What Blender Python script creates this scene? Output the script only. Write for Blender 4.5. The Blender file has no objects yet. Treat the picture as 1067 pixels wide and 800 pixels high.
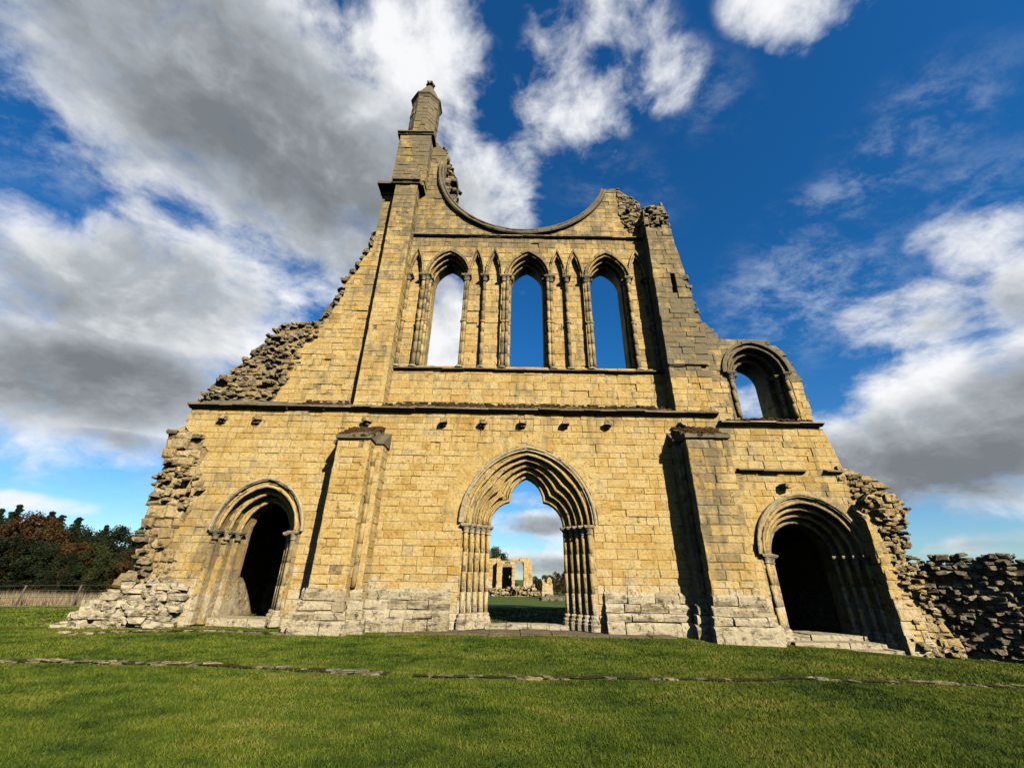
import bpy, math, random
import numpy as np
from mathutils import Vector, Matrix
from mathutils.geometry import tessellate_polygon
from mathutils.noise import noise as pnoise, fractal

R = math.radians
rng = random.Random(7)
sc = bpy.context.scene
col = sc.collection

# ------------------------------------------------------------------ camera
VPX, VPY, CX, CY, FPX = 548.3, -509.4, 533.5, 400.0, 430.0
up = Vector((VPX - CX, -(VPY - CY), -FPX)).normalized()
fw = Vector((0, 0, -1)); fw = (fw - up * fw.dot(up)).normalized()
rt = fw.cross(up)
EYE = Vector((0, 0, 1.5))
cam = bpy.data.cameras.new("camera")
camo = bpy.data.objects.new("camera", cam); col.objects.link(camo)
m = Matrix(((rt.x, rt.y, rt.z), (fw.x, fw.y, fw.z), (up.x, up.y, up.z))).to_4x4()
m.translation = EYE
camo.matrix_world = m
cam.sensor_width = 36.0
cam.lens = 36.0 * FPX / 1067.0
cam.clip_start = 0.05; cam.clip_end = 6000
sc.camera = camo


def at(px, py, Y):
    """point of the place at distance Y along the ground axis, as surveyed from the photograph"""
    d = Vector((px - CX, -(py - CY), -FPX))
    w = Vector((d.dot(rt), d.dot(fw), d.dot(up)))
    return w * (Y / w.y) + EYE


def xz(px, py, Y):
    p = at(px, py, Y)
    return (p.x, p.z)


# ------------------------------------------------------------------ light, sky, exposure
SUN_AZ, SUN_EL = R(32), R(29)      # azimuth from the facade normal towards +X
sdir = Vector((math.sin(SUN_AZ) * math.cos(SUN_EL), -math.cos(SUN_AZ) * math.cos(SUN_EL), math.sin(SUN_EL)))
sun = bpy.data.lights.new("sun", 'SUN'); sun.energy = 5.0; sun.angle = R(0.5); sun.color = (1.0, 0.93, 0.80)
suno = bpy.data.objects.new("sun", sun); col.objects.link(suno)
suno.rotation_euler = sdir.to_track_quat('Z', 'Y').to_euler()
suno.location = sdir * 60

sc.view_settings.view_transform = 'Standard'
sc.view_settings.look = 'None'
sc.view_settings.gamma = 1.0
sc.view_settings.use_curve_mapping = False
sc.view_settings.exposure = 0.55


sc.cycles.max_bounces = 4
sc.cycles.diffuse_bounces = 0


class NB:
    """small expression builder for shader nodes"""
    def __init__(s, nt): s.nt = nt; s.n = nt.nodes; s.l = nt.links
    def new(s, t, **k):
        nd = s.n.new(t)
        for a, b in k.items(): setattr(nd, a, b)
        return nd
    def put(s, sock, v):
        if isinstance(v, bpy.types.NodeSocket): s.l.new(v, sock)
        elif v is not None: sock.default_value = v
    def math(s, op, a, b=None, c=None, clamp=False):
        nd = s.new('ShaderNodeMath', operation=op, use_clamp=clamp)
        s.put(nd.inputs[0], a)
        if b is not None: s.put(nd.inputs[1], b)
        if c is not None: s.put(nd.inputs[2], c)
        return nd.outputs[0]
    def add(s, a, b): return s.math('ADD', a, b)
    def sub(s, a, b): return s.math('SUBTRACT', a, b)
    def mul(s, a, b): return s.math('MULTIPLY', a, b)
    def vmath(s, op, a, b=None):
        nd = s.new('ShaderNodeVectorMath', operation=op)
        s.put(nd.inputs[0], a)
        if b is not None: s.put(nd.inputs[1], b)
        return nd.outputs['Value'] if op in ('DOT_PRODUCT', 'LENGTH') else nd.outputs[0]
    def smooth(s, v, a, b, lo=0.0, hi=1.0):
        nd = s.new('ShaderNodeMapRange', interpolation_type='SMOOTHSTEP')
        s.put(nd.inputs[0], v); s.put(nd.inputs[1], a); s.put(nd.inputs[2], b); s.put(nd.inputs[3], lo); s.put(nd.inputs[4], hi)
        return nd.outputs[0]
    def mix(s, f, a, b, mode='MIX'):
        nd = s.new('ShaderNodeMix', data_type='RGBA', blend_type=mode)
        s.put(nd.inputs[0], f)
        s.put(nd.inputs[6], a if isinstance(a, bpy.types.NodeSocket) else (*a, 1))
        s.put(nd.inputs[7], b if isinstance(b, bpy.types.NodeSocket) else (*b, 1))
        return nd.outputs[2]
    def noise(s, vec, scale, detail=4, rough=0.55, dist=0.0, colour=False):
        nd = s.new('ShaderNodeTexNoise', noise_dimensions='3D')
        if vec is not None: s.l.new(vec, nd.inputs['Vector'])
        nd.inputs['Scale'].default_value = scale; nd.inputs['Detail'].default_value = detail
        nd.inputs['Roughness'].default_value = rough; nd.inputs['Distortion'].default_value = dist
        return nd.outputs['Color' if colour else 'Fac']
    def ramp(s, f, stops):
        nd = s.new('ShaderNodeValToRGB')
        s.put(nd.inputs[0], f)
        el = nd.color_ramp.elements
        while len(el) < len(stops): el.new(0.5)
        for e, (p, c) in zip(el, stops): e.position = p; e.color = (*c, 1)
        return nd.outputs[0]


world = bpy.data.worlds.new("World"); sc.world = world; world.use_nodes = True
B = NB(world.node_tree)
for nd in list(B.n): B.n.remove(nd)
SKY_S = 0.10
geo = B.new('ShaderNodeTexCoord').outputs['Generated']
sky = B.new('ShaderNodeTexSky', sky_type='NISHITA', sun_disc=False)
sky.sun_elevation = SUN_EL
sky.sun_rotation = math.atan2(sdir.x, sdir.y)
sky.air_density = 1.0; sky.dust_density = 0.3; sky.ozone_density = 2.0
sep = B.new('ShaderNodeSeparateXYZ'); B.l.new(geo, sep.inputs[0])
dx, dy, dz = sep.outputs
az = B.math('ARCTAN2', dx, dy)
el = B.math('ARCSINE', dz)
cmb = B.new('ShaderNodeCombineXYZ'); B.l.new(az, cmb.inputs[0]); B.l.new(el, cmb.inputs[1]); cmb.inputs[2].default_value = 1.0
ael = cmb.outputs[0]


def azel(px, py):
    d = Vector((px - CX, -(py - CY), -FPX)).normalized()
    w = Vector((d.dot(rt), d.dot(fw), d.dot(up)))
    return np.array((math.atan2(w.x, w.y), math.asin(w.z)))


def blob(px, py, rx, ry, rot=0.0):
    """soft elliptical lobe of cloud on the sky sphere: 1 at its heart, 0 at its rim"""
    c = azel(px, py); cr, sr = math.cos(R(rot)), math.sin(R(rot))
    a = azel(px + rx * cr, py + rx * sr) - c
    b = azel(px - ry * sr, py + ry * cr) - c
    inv = np.linalg.inv(np.array((a, b)).T)
    r0 = (inv[0, 0], inv[0, 1], -float(inv[0] @ c)); r1 = (inv[1, 0], inv[1, 1], -float(inv[1] @ c))
    p = B.vmath('DOT_PRODUCT', ael, tuple(float(v) for v in r0))
    q = B.vmath('DOT_PRODUCT', ael, tuple(float(v) for v in r1))
    return B.math('SQRT', B.add(B.mul(p, p), B.mul(q, q)))


def field(blobs):
    tot = None
    for (x, y, rx, ry, rot, amp) in blobs:
        d = blob(x, y, rx, ry, rot)
        v = B.smooth(d, 1.25, 0.2, 0.0, amp)
        tot = v if tot is None else B.math('MAXIMUM', tot, v)
    return tot


#           px   py   rx   ry  rot  amp
COVER = [(270, 110, 330, 170, 20, 1.2), (140, 0, 190, 90, 0, .85), (400, 60, 115, 130, 0, .92), (470, 190, 48, 70, 10, .62),
         (380, 240, 130, 110, 40, .95), (60, 290, 280, 120, -5, 1.0), (60, 390, 240, 110, 8, 1.15), (230, 340, 130, 90, 0, .85),
         (110, 175, 90, 45, 10, .6), (10, 205, 90, 60, 10, .5), (150, 452, 110, 34, 12, .65),
         (590, 108, 78, 110, 30, .62), (618, 15, 95, 75, 10, .56), (688, 80, 62, 46, -40, .52), (820, 4, 105, 60, -20, .62),
         (458, 350, 40, 90, 0, .9),
         (1020, 262, 100, 62, -10, .95), (960, 325, 170, 52, -18, .8), (1070, 300, 110, 70, 0, 1.0),
         (990, 445, 220, 108, -5, 1.35), (1120, 420, 190, 140, 0, 1.3), (890, 480, 120, 72, 8, 1.1), (795, 425, 70, 40, 0, .7),
         (1030, 566, 120, 20, -4, .65), (20, 522, 110, 13, 6, .55), (560, 545, 80, 22, 0, .95), (545, 520, 60, 14, 0, .7), (565, 588, 80, 20, 5, .9),
         (700, 560, 220, 30, 0, .8)]
DARK = [(280, 150, 300, 130, 22, 1.0), (170, 60, 220, 100, 10, 0.75), (390, 215, 110, 70, 40, 0.8), (60, 390, 240, 66, 6, 0.95), (110, 300, 200, 90, 0, 0.6),
        (985, 490, 240, 82, -4, 1.15), (890, 485, 100, 50, 6, 0.95), (1030, 325, 130, 40, -18, 0.75), (1070, 430, 110, 80, 0, 0.9),
        (560, 548, 80, 16, 0, 0.9), (560, 592, 80, 16, 0, 0.7), (130, 462, 90, 18, 10, 0.7), (1030, 570, 110, 12, 0, 0.6)]
CIRRUS = [(960, 130, 150, 60, -35, 0.55), (880, 205, 130, 34, -28, 0.7), (830, 310, 150, 75, -20, 0.9), (1000, 210, 130, 50, -30, 0.55), (640, 200, 80, 60, 0, 0.3), (60, 110, 150, 100, 30, 1.0), (280, 270, 120, 50, 20, 0.9), (300, 540, 340, 36, 5, 0.35), (720, 90, 70, 60, 0, .5)]

P = B.vmath('MULTIPLY', geo, (1.75, 1.75, 2.6))
wv = B.noise(P, 3.0, 3, 0.5, 0.0, True)
Pw = B.vmath('ADD', P, B.vmath('MULTIPLY', B.vmath('SUBTRACT', wv, (.5, .5, .5)), (.14, .14, .14)))
n1 = B.noise(Pw, 3.0, 10, 0.60, 0.0)
n2 = B.noise(B.vmath('ADD', Pw, (sdir.x * 0.06, sdir.y * 0.06, 0.12)), 3.0, 6, 0.58, 0.0)
n0 = B.noise(P, 1.3, 3, 0.5)
cov = field(COVER)
body = B.add(cov, B.mul(B.sub(n1, 0.5), 2.5))
body = B.add(body, B.mul(B.sub(n0, 0.5), 0.5))
body = B.add(body, B.mul(B.sub(B.noise(Pw, 9.0, 7, 0.62), 0.5), 0.75))
alpha = B.math('POWER', B.smooth(body, 0.20, 1.05), 0.85)
alpha = B.mul(alpha, B.smooth(cov, 0.02, 0.22))
drk = field(DARK)
relief = B.mul(B.sub(n1, n2), 2.2)
thick = B.smooth(body, 0.45, 1.15)
dk = B.mul(drk, B.add(B.mul(thick, 0.55), 0.30))
lightness = B.math('SUBTRACT', B.add(0.98, B.mul(relief, B.add(0.35, B.mul(drk, 0.5)))), dk)
lightness = B.math('MAXIMUM', B.math('MINIMUM', lightness, 1.0), 0.0)
ccol = B.ramp(lightness, [(0.0, (0.135, 0.150, 0.165)), (0.25, (0.185, 0.202, 0.218)), (0.6, (0.31, 0.335, 0.36)), (1.0, (0.64, 0.65, 0.66))])
cir = B.mul(field(CIRRUS), B.smooth(B.noise(B.vmath('MULTIPLY', P, (1.0, 2.0, 1.6)), 5.0, 9, 0.68, 0.15), 0.40, 0.78))
skyc = B.new('ShaderNodeHueSaturation'); B.l.new(sky.outputs[0], skyc.inputs['Color'])
skyc.inputs['Saturation'].default_value = 1.22; skyc.inputs['Value'].default_value = 0.92
tint = B.mix(1.0, skyc.outputs[0], B.mix(B.smooth(dz, 0.0, 0.55), (0.60, 0.80, 1.0), (0.22, 0.76, 1.06)), 'MULTIPLY')
k = 1.0 / SKY_S
cl10 = B.vmath('MULTIPLY', ccol, (k, k, k))
s1 = B.mix(B.mul(cir, 0.45), tint, (0.58 * k, 0.64 * k, 0.70 * k))
s2 = B.mix(alpha, s1, cl10)
# added darkening of the unseen sky behind the camera, cuts fill on the facade
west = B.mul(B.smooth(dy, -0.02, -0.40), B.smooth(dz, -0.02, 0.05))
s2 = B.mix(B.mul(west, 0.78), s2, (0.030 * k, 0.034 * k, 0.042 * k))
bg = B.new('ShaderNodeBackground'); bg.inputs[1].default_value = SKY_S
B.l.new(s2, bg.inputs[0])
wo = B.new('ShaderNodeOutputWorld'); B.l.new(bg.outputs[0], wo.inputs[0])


# ------------------------------------------------------------------ materials
def new_mat(name):
    mt = bpy.data.materials.new(name); mt.use_nodes = True
    nb = NB(mt.node_tree)
    bs = nb.n['Principled BSDF']
    bs.inputs['Roughness'].default_value = 0.9
    bs.inputs['Specular IOR Level'].default_value = 0.15
    return mt, nb, bs


def bump(nb, bs, h, strength, dist):
    b = nb.new('ShaderNodeBump'); b.inputs['Strength'].default_value = strength; b.inputs['Distance'].default_value = dist
    nb.l.new(h, b.inputs['Height']); nb.l.new(b.outputs[0], bs.inputs['Normal'])


def stone(name, ramp, grey=(0.15, 0.128, 0.085), pale=(0.56, 0.48, 0.335), dark=(0.045, 0.034, 0.022), speck=0.62, bumpk=0.55, gbias=0.0, ble=1.0, band=0.0):
    mt, nb, bs = new_mat(name)
    g = nb.new('ShaderNodeNewGeometry').outputs['Position']
    a = nb.new('ShaderNodeAttribute', attribute_name='tint')
    s = nb.new('ShaderNodeSeparateColor'); nb.l.new(a.outputs['Color'], s.inputs[0])
    t, gr, bl = s.outputs
    px = nb.new('ShaderNodeSeparateXYZ'); nb.l.new(g, px.inputs[0])
    nA = nb.noise(g, 0.45, 5, 0.6)
    nB_ = nb.noise(g, 2.6, 7, 0.68)
    nC = nb.noise(g, 11.0, 6, 0.72)
    nD = nb.noise(nb.vmath('ADD', g, (31.0, 7.0, 3.0)), 1.1, 6, 0.62)
    stre = nb.noise(nb.vmath('MULTIPLY', g, (2.4, 2.4, 0.30)), 1.0, 6, 0.65)
    f = nb.add(nb.add(nb.mul(t, 0.38), nb.mul(nB_, 0.62)), nb.mul(nb.sub(nD, 0.5), 0.85)); f = nb.sub(f, 0.01)
    c = nb.ramp(f, ramp)
    # mottling inside each stone
    c = nb.mix(nb.smooth(nC, 0.36, 0.50, 0.60, 0.0), c, nb.mix(1.0, c, (0.50, 0.44, 0.36), 'MULTIPLY'))
    c = nb.mix(nb.smooth(nC, 0.52, 0.70, 0.0, 0.65), c, nb.mix(1.0, c, (1.30, 1.28, 1.22), 'MULTIPLY'))
    # grey lichen and soot
    gm = nb.add(nb.add(nb.mul(gr, 1.15), nb.mul(nb.sub(nA, 0.5), 0.9)), nb.add(nb.mul(nb.sub(nB_, 0.5), 1.1), nb.mul(nb.sub(stre, 0.5), 0.9)))
    gm = nb.add(gm, nb.mul(nb.sub(nC, 0.5), 0.5))
    c = nb.mix(nb.smooth(nb.add(gm, gbias), 0.18, 0.70, 0.0, 0.88), c, grey)
    c = nb.mix(nb.mul(nb.smooth(stre, 0.58, 0.76), 0.42), c, (0.17, 0.125, 0.065))
    # rain streaks hanging below the string courses and the sill
    stz = nb.math('MAXIMUM', nb.mul(nb.smooth(px.outputs[2], 4.9, 7.3), nb.smooth(px.outputs[2], 7.6, 7.5)), nb.mul(nb.smooth(px.outputs[2], 15.0, 17.1), nb.smooth(px.outputs[2], 17.4, 17.2)))
    st2 = nb.noise(nb.vmath('MULTIPLY', g, (3.2, 3.2, 0.16)), 1.0, 6, 0.7)
    c = nb.mix(nb.mul(nb.smooth(st2, 0.50, 0.66), nb.mul(stz, 0.62)), c, (0.135, 0.10, 0.055))
    # bleached foot of the building
    pm = nb.add(nb.add(nb.mul(bl, 0.8), nb.mul(nb.smooth(px.outputs[2], 3.2, 0.4), 0.58 * ble)), nb.add(nb.mul(nb.sub(nB_, 0.5), 1.5), nb.mul(nb.sub(nC, 0.5), 0.8)))
    c = nb.mix(nb.smooth(pm, 0.42, 0.72, 0.0, 0.85), c, pale)
    if band:
        bd = nb.noise(nb.vmath('MULTIPLY', g, (1.1, 1.1, 6.5)), 1.0, 7, 0.7)
        c = nb.mix(nb.smooth(bd, 0.53, 0.60, 0.0, band), c, (0.085, 0.062, 0.036))
    sp = nb.noise(g, 4.6, 8, 0.76)
    c = nb.mix(nb.smooth(sp, speck, speck + 0.09, 0.0, 0.85), c, dark)
    nb.l.new(c, bs.inputs['Base Color'])
    h = nb.add(nb.mul(nB_, 0.9), nb.mul(nC, 0.55))
    h = nb.add(h, nb.mul(nb.noise(g, 34, 4, 0.65), 0.22))
    h = nb.sub(h, nb.smooth(sp, speck - .03, speck + 0.1, 0.0, 0.5))
    bump(nb, bs, h, bumpk, 0.09)
    return mt


GOLD = [(0.08, (0.34, 0.185, 0.045)), (0.28, (0.47, 0.298, 0.090)), (0.48, (0.54, 0.375, 0.140)), (0.64, (0.585, 0.43, 0.185)), (0.80, (0.42, 0.31, 0.15)), (0.98, (0.61, 0.48, 0.26))]
RUB = [(0.0, (0.16, 0.115, 0.06)), (0.3, (0.30, 0.22, 0.11)), (0.55, (0.42, 0.31, 0.15)), (0.8, (0.30, 0.26, 0.19)), (1.0, (0.50, 0.41, 0.26))]
STRING = [(0.0, (0.10, 0.08, 0.05)), (0.5, (0.20, 0.16, 0.09)), (1.0, (0.40, 0.33, 0.22))]
M_ASH = stone('golden ashlar', GOLD, speck=0.592, bumpk=0.7)
M_MOULD = stone('moulded stone', GOLD, speck=0.585, bumpk=0.9, gbias=0.12)
M_RUB = stone('rubble stone', RUB, speck=0.57, bumpk=0.8, ble=0.55)
M_GREYRUB = stone('grey rubble', [(0.0, (0.07, 0.06, 0.045)), (0.4, (0.15, 0.125, 0.09)), (0.7, (0.24, 0.205, 0.15)), (1.0, (0.36, 0.32, 0.25))], speck=0.58, bumpk=0.8, ble=0.0)
M_EDGE = stone('broken golden masonry', [(0.0, (0.24, 0.16, 0.065)), (0.4, (0.42, 0.30, 0.13)), (0.7, (0.50, 0.375, 0.19)), (1.0, (0.56, 0.46, 0.29))], speck=0.575, bumpk=0.9, ble=0.6)
M_TAN = stone('tan rubble', [(0.0, (0.10, 0.08, 0.05)), (0.35, (0.22, 0.175, 0.105)), (0.65, (0.34, 0.275, 0.175)), (1.0, (0.46, 0.40, 0.29))], speck=0.57, bumpk=0.9, ble=0.0)
M_STR = stone('weathered string course', STRING, speck=0.58)
M_PALE = stone('bleached footing', [(0.0, (0.32, 0.24, 0.12)), (0.45, (0.47, 0.385, 0.235)), (1.0, (0.57, 0.50, 0.37))], grey=(0.12, 0.095, 0.06), speck=0.58, bumpk=1.0, band=0.60, ble=0.95, pale=(0.55, 0.46, 0.30))
M_CAP = stone('weathered carving', [(0.0, (0.30, 0.22, 0.11)), (0.5, (0.44, 0.35, 0.21)), (1.0, (0.54, 0.47, 0.34))], speck=0.58, bumpk=0.7)
M_CORE = stone('wall core', [(0.0, (0.22, 0.155, 0.07)), (0.5, (0.33, 0.24, 0.12)), (1.0, (0.43, 0.33, 0.19))], speck=0.57, bumpk=1.0)

M_MOSS, nb, bs = new_mat('brown moss')
g = nb.new('ShaderNodeNewGeometry').outputs['Position']
nb.l.new(nb.ramp(nb.noise(g, 6, 6, 0.7), [(0.3, (0.035, 0.022, 0.010)), (0.55, (0.09, 0.052, 0.02)), (0.75, (0.13, 0.10, 0.035))]), bs.inputs['Base Color'])
bump(nb, bs, nb.noise(g, 18, 5, 0.7), 1.0, 0.08)

M_GROUND, nb, bs = new_mat('lawn soil')
g = nb.new('ShaderNodeNewGeometry').outputs['Position']
a1 = nb.noise(g, 0.35, 5, 0.6); a2 = nb.noise(g, 9, 6, 0.7)
c = nb.ramp(nb.add(nb.mul(a1, 0.6), nb.mul(a2, 0.4)), [(0.32, (0.040, 0.060, 0.006)), (0.5, (0.080, 0.108, 0.010)), (0.68, (0.120, 0.130, 0.020))])
nb.l.new(c, bs.inputs['Base Color'])
bump(nb, bs, a2, 0.8, 0.04)

M_BLADE, nb, bs = new_mat('grass blades')
g = nb.new('ShaderNodeNewGeometry').outputs['Position']
a = nb.new('ShaderNodeAttribute', attribute_name='tint')
s = nb.new('ShaderNodeSeparateColor'); nb.l.new(a.outputs['Color'], s.inputs[0])
pn = nb.noise(g, 0.45, 5, 0.62); pq = nb.noise(nb.vmath('MULTIPLY', g, (1.0, 1.8, 1.0)), 1.7, 4, 0.6)
f = nb.add(nb.mul(s.outputs[0], 0.38), nb.add(nb.mul(nb.sub(pn, .5), 1.5), nb.mul(nb.sub(pq, .5), 1.0))); f = nb.add(f, 0.34)
c = nb.ramp(f, [(0.22, (0.010, 0.023, 0.003)), (0.40, (0.046, 0.080, 0.006)), (0.58, (0.100, 0.134, 0.009)), (0.80, (0.165, 0.164, 0.022)), (0.97, (0.27, 0.22, 0.07))])
nb.l.new(c, bs.inputs['Base Color']); bs.inputs['Roughness'].default_value = 0.7

M_REED, nb, bs = new_mat('dry reed')
a = nb.new('ShaderNodeAttribute', attribute_name='tint')
nb.l.new(nb.ramp(a.outputs['Fac'], [(0.0, (0.13, 0.09, 0.045)), (0.5, (0.30, 0.22, 0.12)), (1.0, (0.46, 0.36, 0.21))]), bs.inputs['Base Color'])

M_EARTH, nb, bs = new_mat('bare earth')
g = nb.new('ShaderNodeNewGeometry').outputs['Position']
a2 = nb.noise(g, 14, 6, 0.7)
nb.l.new(nb.ramp(a2, [(0.3, (0.022, 0.015, 0.008)), (0.55, (0.055, 0.040, 0.020)), (0.75, (0.11, 0.085, 0.045))]), bs.inputs['Base Color'])
bump(nb, bs, a2, 1.0, 0.05)
M_PATH, nb, bs = new_mat('worn flagstone')
g = nb.new('ShaderNodeNewGeometry').outputs['Position']
a1 = nb.noise(g, 2.2, 6, 0.65); a2 = nb.noise(g, 16, 5, 0.7)
nb.l.new(nb.ramp(nb.add(nb.mul(a1, 0.6), nb.mul(a2, 0.4)), [(0.3, (0.07, 0.052, 0.03)), (0.52, (0.16, 0.122, 0.07)), (0.75, (0.28, 0.225, 0.14))]), bs.inputs['Base Color'])
bump(nb, bs, nb.add(a1, nb.mul(a2, 0.5)), 0.8, 0.04)

M_FIELD, nb, bs = new_mat('mown straw strip')
g = nb.new('ShaderNodeNewGeometry').outputs['Position']
nb.l.new(nb.ramp(nb.noise(g, 3.0, 6, 0.7), [(0.3, (0.17, 0.12, 0.055)), (0.7, (0.33, 0.25, 0.13))]), bs.inputs['Base Color'])

M_WOOD, nb, bs = new_mat('old fence timber')
g = nb.new('ShaderNodeNewGeometry').outputs['Position']
nb.l.new(nb.ramp(nb.noise(nb.vmath('MULTIPLY', g, (9, 9, 1)), 1.0, 5, 0.6), [(0.3, (0.05, 0.04, 0.03)), (0.7, (0.16, 0.13, 0.10))]), bs.inputs['Base Color'])
M_BARK, nb, bs = new_mat('bark')
g = nb.new('ShaderNodeNewGeometry').outputs['Position']
nb.l.new(nb.ramp(nb.noise(nb.vmath('MULTIPLY', g, (4, 4, 0.8)), 1.0, 5, 0.6), [(0.3, (0.03, 0.022, 0.015)), (0.7, (0.11, 0.085, 0.06))]), bs.inputs['Base Color'])


def leafmat(name, lo, mid, hi):
    mt, nb, bs = new_mat(name)
    a = nb.new('ShaderNodeAttribute', attribute_name='tint')
    nb.l.new(nb.ramp(a.outputs['Fac'], [(0.05, lo), (0.5, mid), (0.95, hi)]), bs.inputs['Base Color'])
    return mt


L_DARK = leafmat('dark evergreen leaves', (0.006, 0.009, 0.003), (0.014, 0.021, 0.007), (0.034, 0.044, 0.013))
L_GREEN = leafmat('late green leaves', (0.012, 0.017, 0.005), (0.032, 0.040, 0.009), (0.070, 0.076, 0.018))
L_RUST = leafmat('rust autumn leaves', (0.024, 0.012, 0.004), (0.060, 0.027, 0.008), (0.115, 0.056, 0.016))
L_BROWN = leafmat('brown gold autumn leaves', (0.026, 0.017, 0.005), (0.062, 0.040, 0.011), (0.11, 0.075, 0.022))


# ------------------------------------------------------------------ mesh helpers
class MB:
    def __init__(s): s.v = []; s.f = []; s.t = []
    def add(s, vs, fs, tint):
        o = len(s.v); s.v.extend(vs)
        s.f.extend([tuple(i + o for i in f) for f in fs])
        if tint and isinstance(tint[0], (tuple, list)): s.t.extend(tint)
        else: s.t.extend([tint] * len(vs))
    def build(s, name, mat, parent=None, smooth=False):
        me = bpy.data.meshes.new(name)
        me.from_pydata([tuple(v) for v in s.v], [], s.f); me.update()
        at_ = me.color_attributes.new('tint', 'FLOAT_COLOR', 'POINT')
        fl = np.ones((len(s.v), 4), dtype=np.float32)
        if s.t: fl[:, :3] = np.array(s.t, dtype=np.float32)
        at_.data.foreach_set('color', fl.ravel())
        if smooth: me.polygons.foreach_set('use_smooth', [True] * len(me.polygons))
        me.materials.append(mat)
        o = bpy.data.objects.new(name, me); col.objects.link(o)
        if parent is not None:
            o.parent = parent; o.matrix_parent_inverse = parent.matrix_world.inverted()
        return o


def empty(name, loc, label=None, cat=None, group=None, parent=None):
    o = bpy.data.objects.new(name, None); col.objects.link(o)
    o.location = loc; o.empty_display_size = 0.3
    bpy.context.view_layer.update()
    if parent is not None:
        o.parent = parent; o.matrix_parent_inverse = parent.matrix_world.inverted()
    tag(o, label, cat, group)
    return o


def tag(o, label=None, cat=None, group=None, kind=None):
    if label: o['label'] = label
    if cat: o['category'] = cat
    if group: o['group'] = group
    if kind: o['kind'] = kind
    return o


BOXF = [(0, 1, 2, 3), (7, 6, 5, 4), (0, 4, 5, 1), (1, 5, 6, 2), (2, 6, 7, 3), (3, 7, 4, 0)]


def weather(x, y, z):
    """how grey (lichen) and how bleached a stone is at this place of the front"""
    g = 0.0
    if z > 16.6: g = 0.42 + 0.02 * (z - 16.6)
    elif z > 7.5: g = 0.17 + 0.012 * (z - 7.5)
    if x > 6.3 and z > 9.0: g = max(g, 0.52)
    if x > 6.3 and 7.4 < z <= 9.0: g = max(g, 0.2)
    if x < -6 and z > 7.6: g = max(g, 0.10 + 0.014 * max(0, z - 10))
    if y < 14.9 and 5.5 < x < 9 and z < 6.5: g = max(g, 0.34)
    if x > 7.7 and z > 2: g = max(g, 0.24)
    if x < -9.9 and z < 5: g = max(g, 0.26)
    if x < -7 and z < 3: g = max(g, 0.2)
    if 6.9 < z < 7.5: g = max(g, 0.24)
    elif 5.9 < z < 7.5: g = max(g, 0.10)
    if 2.3 > z > 1.0: g = max(g, 0.10)
    return min(g, 0.62), 0.0


def tint_at(x, y, z, rr):
    g, b = weather(x, y, z)
    return (min(1, max(0, rr.gauss(0.5, 0.24))), max(0, g + rr.uniform(-0.10, 0.10)), max(0, b + rr.uniform(-0.10, 0.10)))


class Fr:
    """wall frame: u along the wall, n out of the wall, v up"""
    def __init__(s, o, u, n): s.o = Vector(o); s.u = Vector(u); s.n = Vector(n)
    def p(s, u, n, v): return s.o + s.u * u + s.n * n + Vector((0, 0, v))


def front(Y): return Fr((0, Y, 0), (1, 0, 0), (0, -1, 0))


def scan(polys, z):
    xs = []
    for poly in polys:
        n = len(poly)
        for i in range(n):
            (x0, z0), (x1, z1) = poly[i], poly[(i + 1) % n]
            if (z0 <= z) != (z1 <= z): xs.append(x0 + (z - z0) / (z1 - z0) * (x1 - x0))
    xs.sort()
    return xs


def block(mb, fr, q, nf, nb_, ch, t, rr, jt=0.0):
    """one dressed stone: q = (uL0,v0,uR0,v1,uL1,uR1)"""
    uL0, v0, uR0, v1, uL1, uR1 = q
    tl = rr.uniform(-1, 1) * 0.006
    c = [(uL0, v0), (uR0, v0), (uR1, v1), (uL1, v1)]
    if jt: c = [(u + rr.uniform(-jt, jt), v + rr.uniform(-jt, jt) * .6) for (u, v) in c]
    mx = (uL0 + uR0 + uR1 + uL1) / 4; mz = (v0 + v1) / 2
    vs = []
    for (u, v) in c:
        su = ch if u < mx else -ch; sv = ch if v < mz else -ch
        vs.append(fr.p(u + su * rr.uniform(.6, 1.7), nf + tl * (1 if u < mx else -1) + (rr.uniform(-jt, jt) if jt else 0), v + sv * rr.uniform(.6, 1.7)))
    for (u, v) in c: vs.append(fr.p(u, nf - ch * 0.8, v))
    for (u, v) in c: vs.append(fr.p(u, nb_, v))
    fs = [(0, 1, 2, 3)]
    for a in range(4):
        b = (a + 1) % 4
        fs.append((a, 4 + a, 4 + b, b)); fs.append((4 + a, 8 + a, 8 + b, 4 + b))
    if fr.u.cross(fr.n).z > 0: fs = [tuple(reversed(f)) for f in fs]
    mb.add(vs, fs, t)


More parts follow.
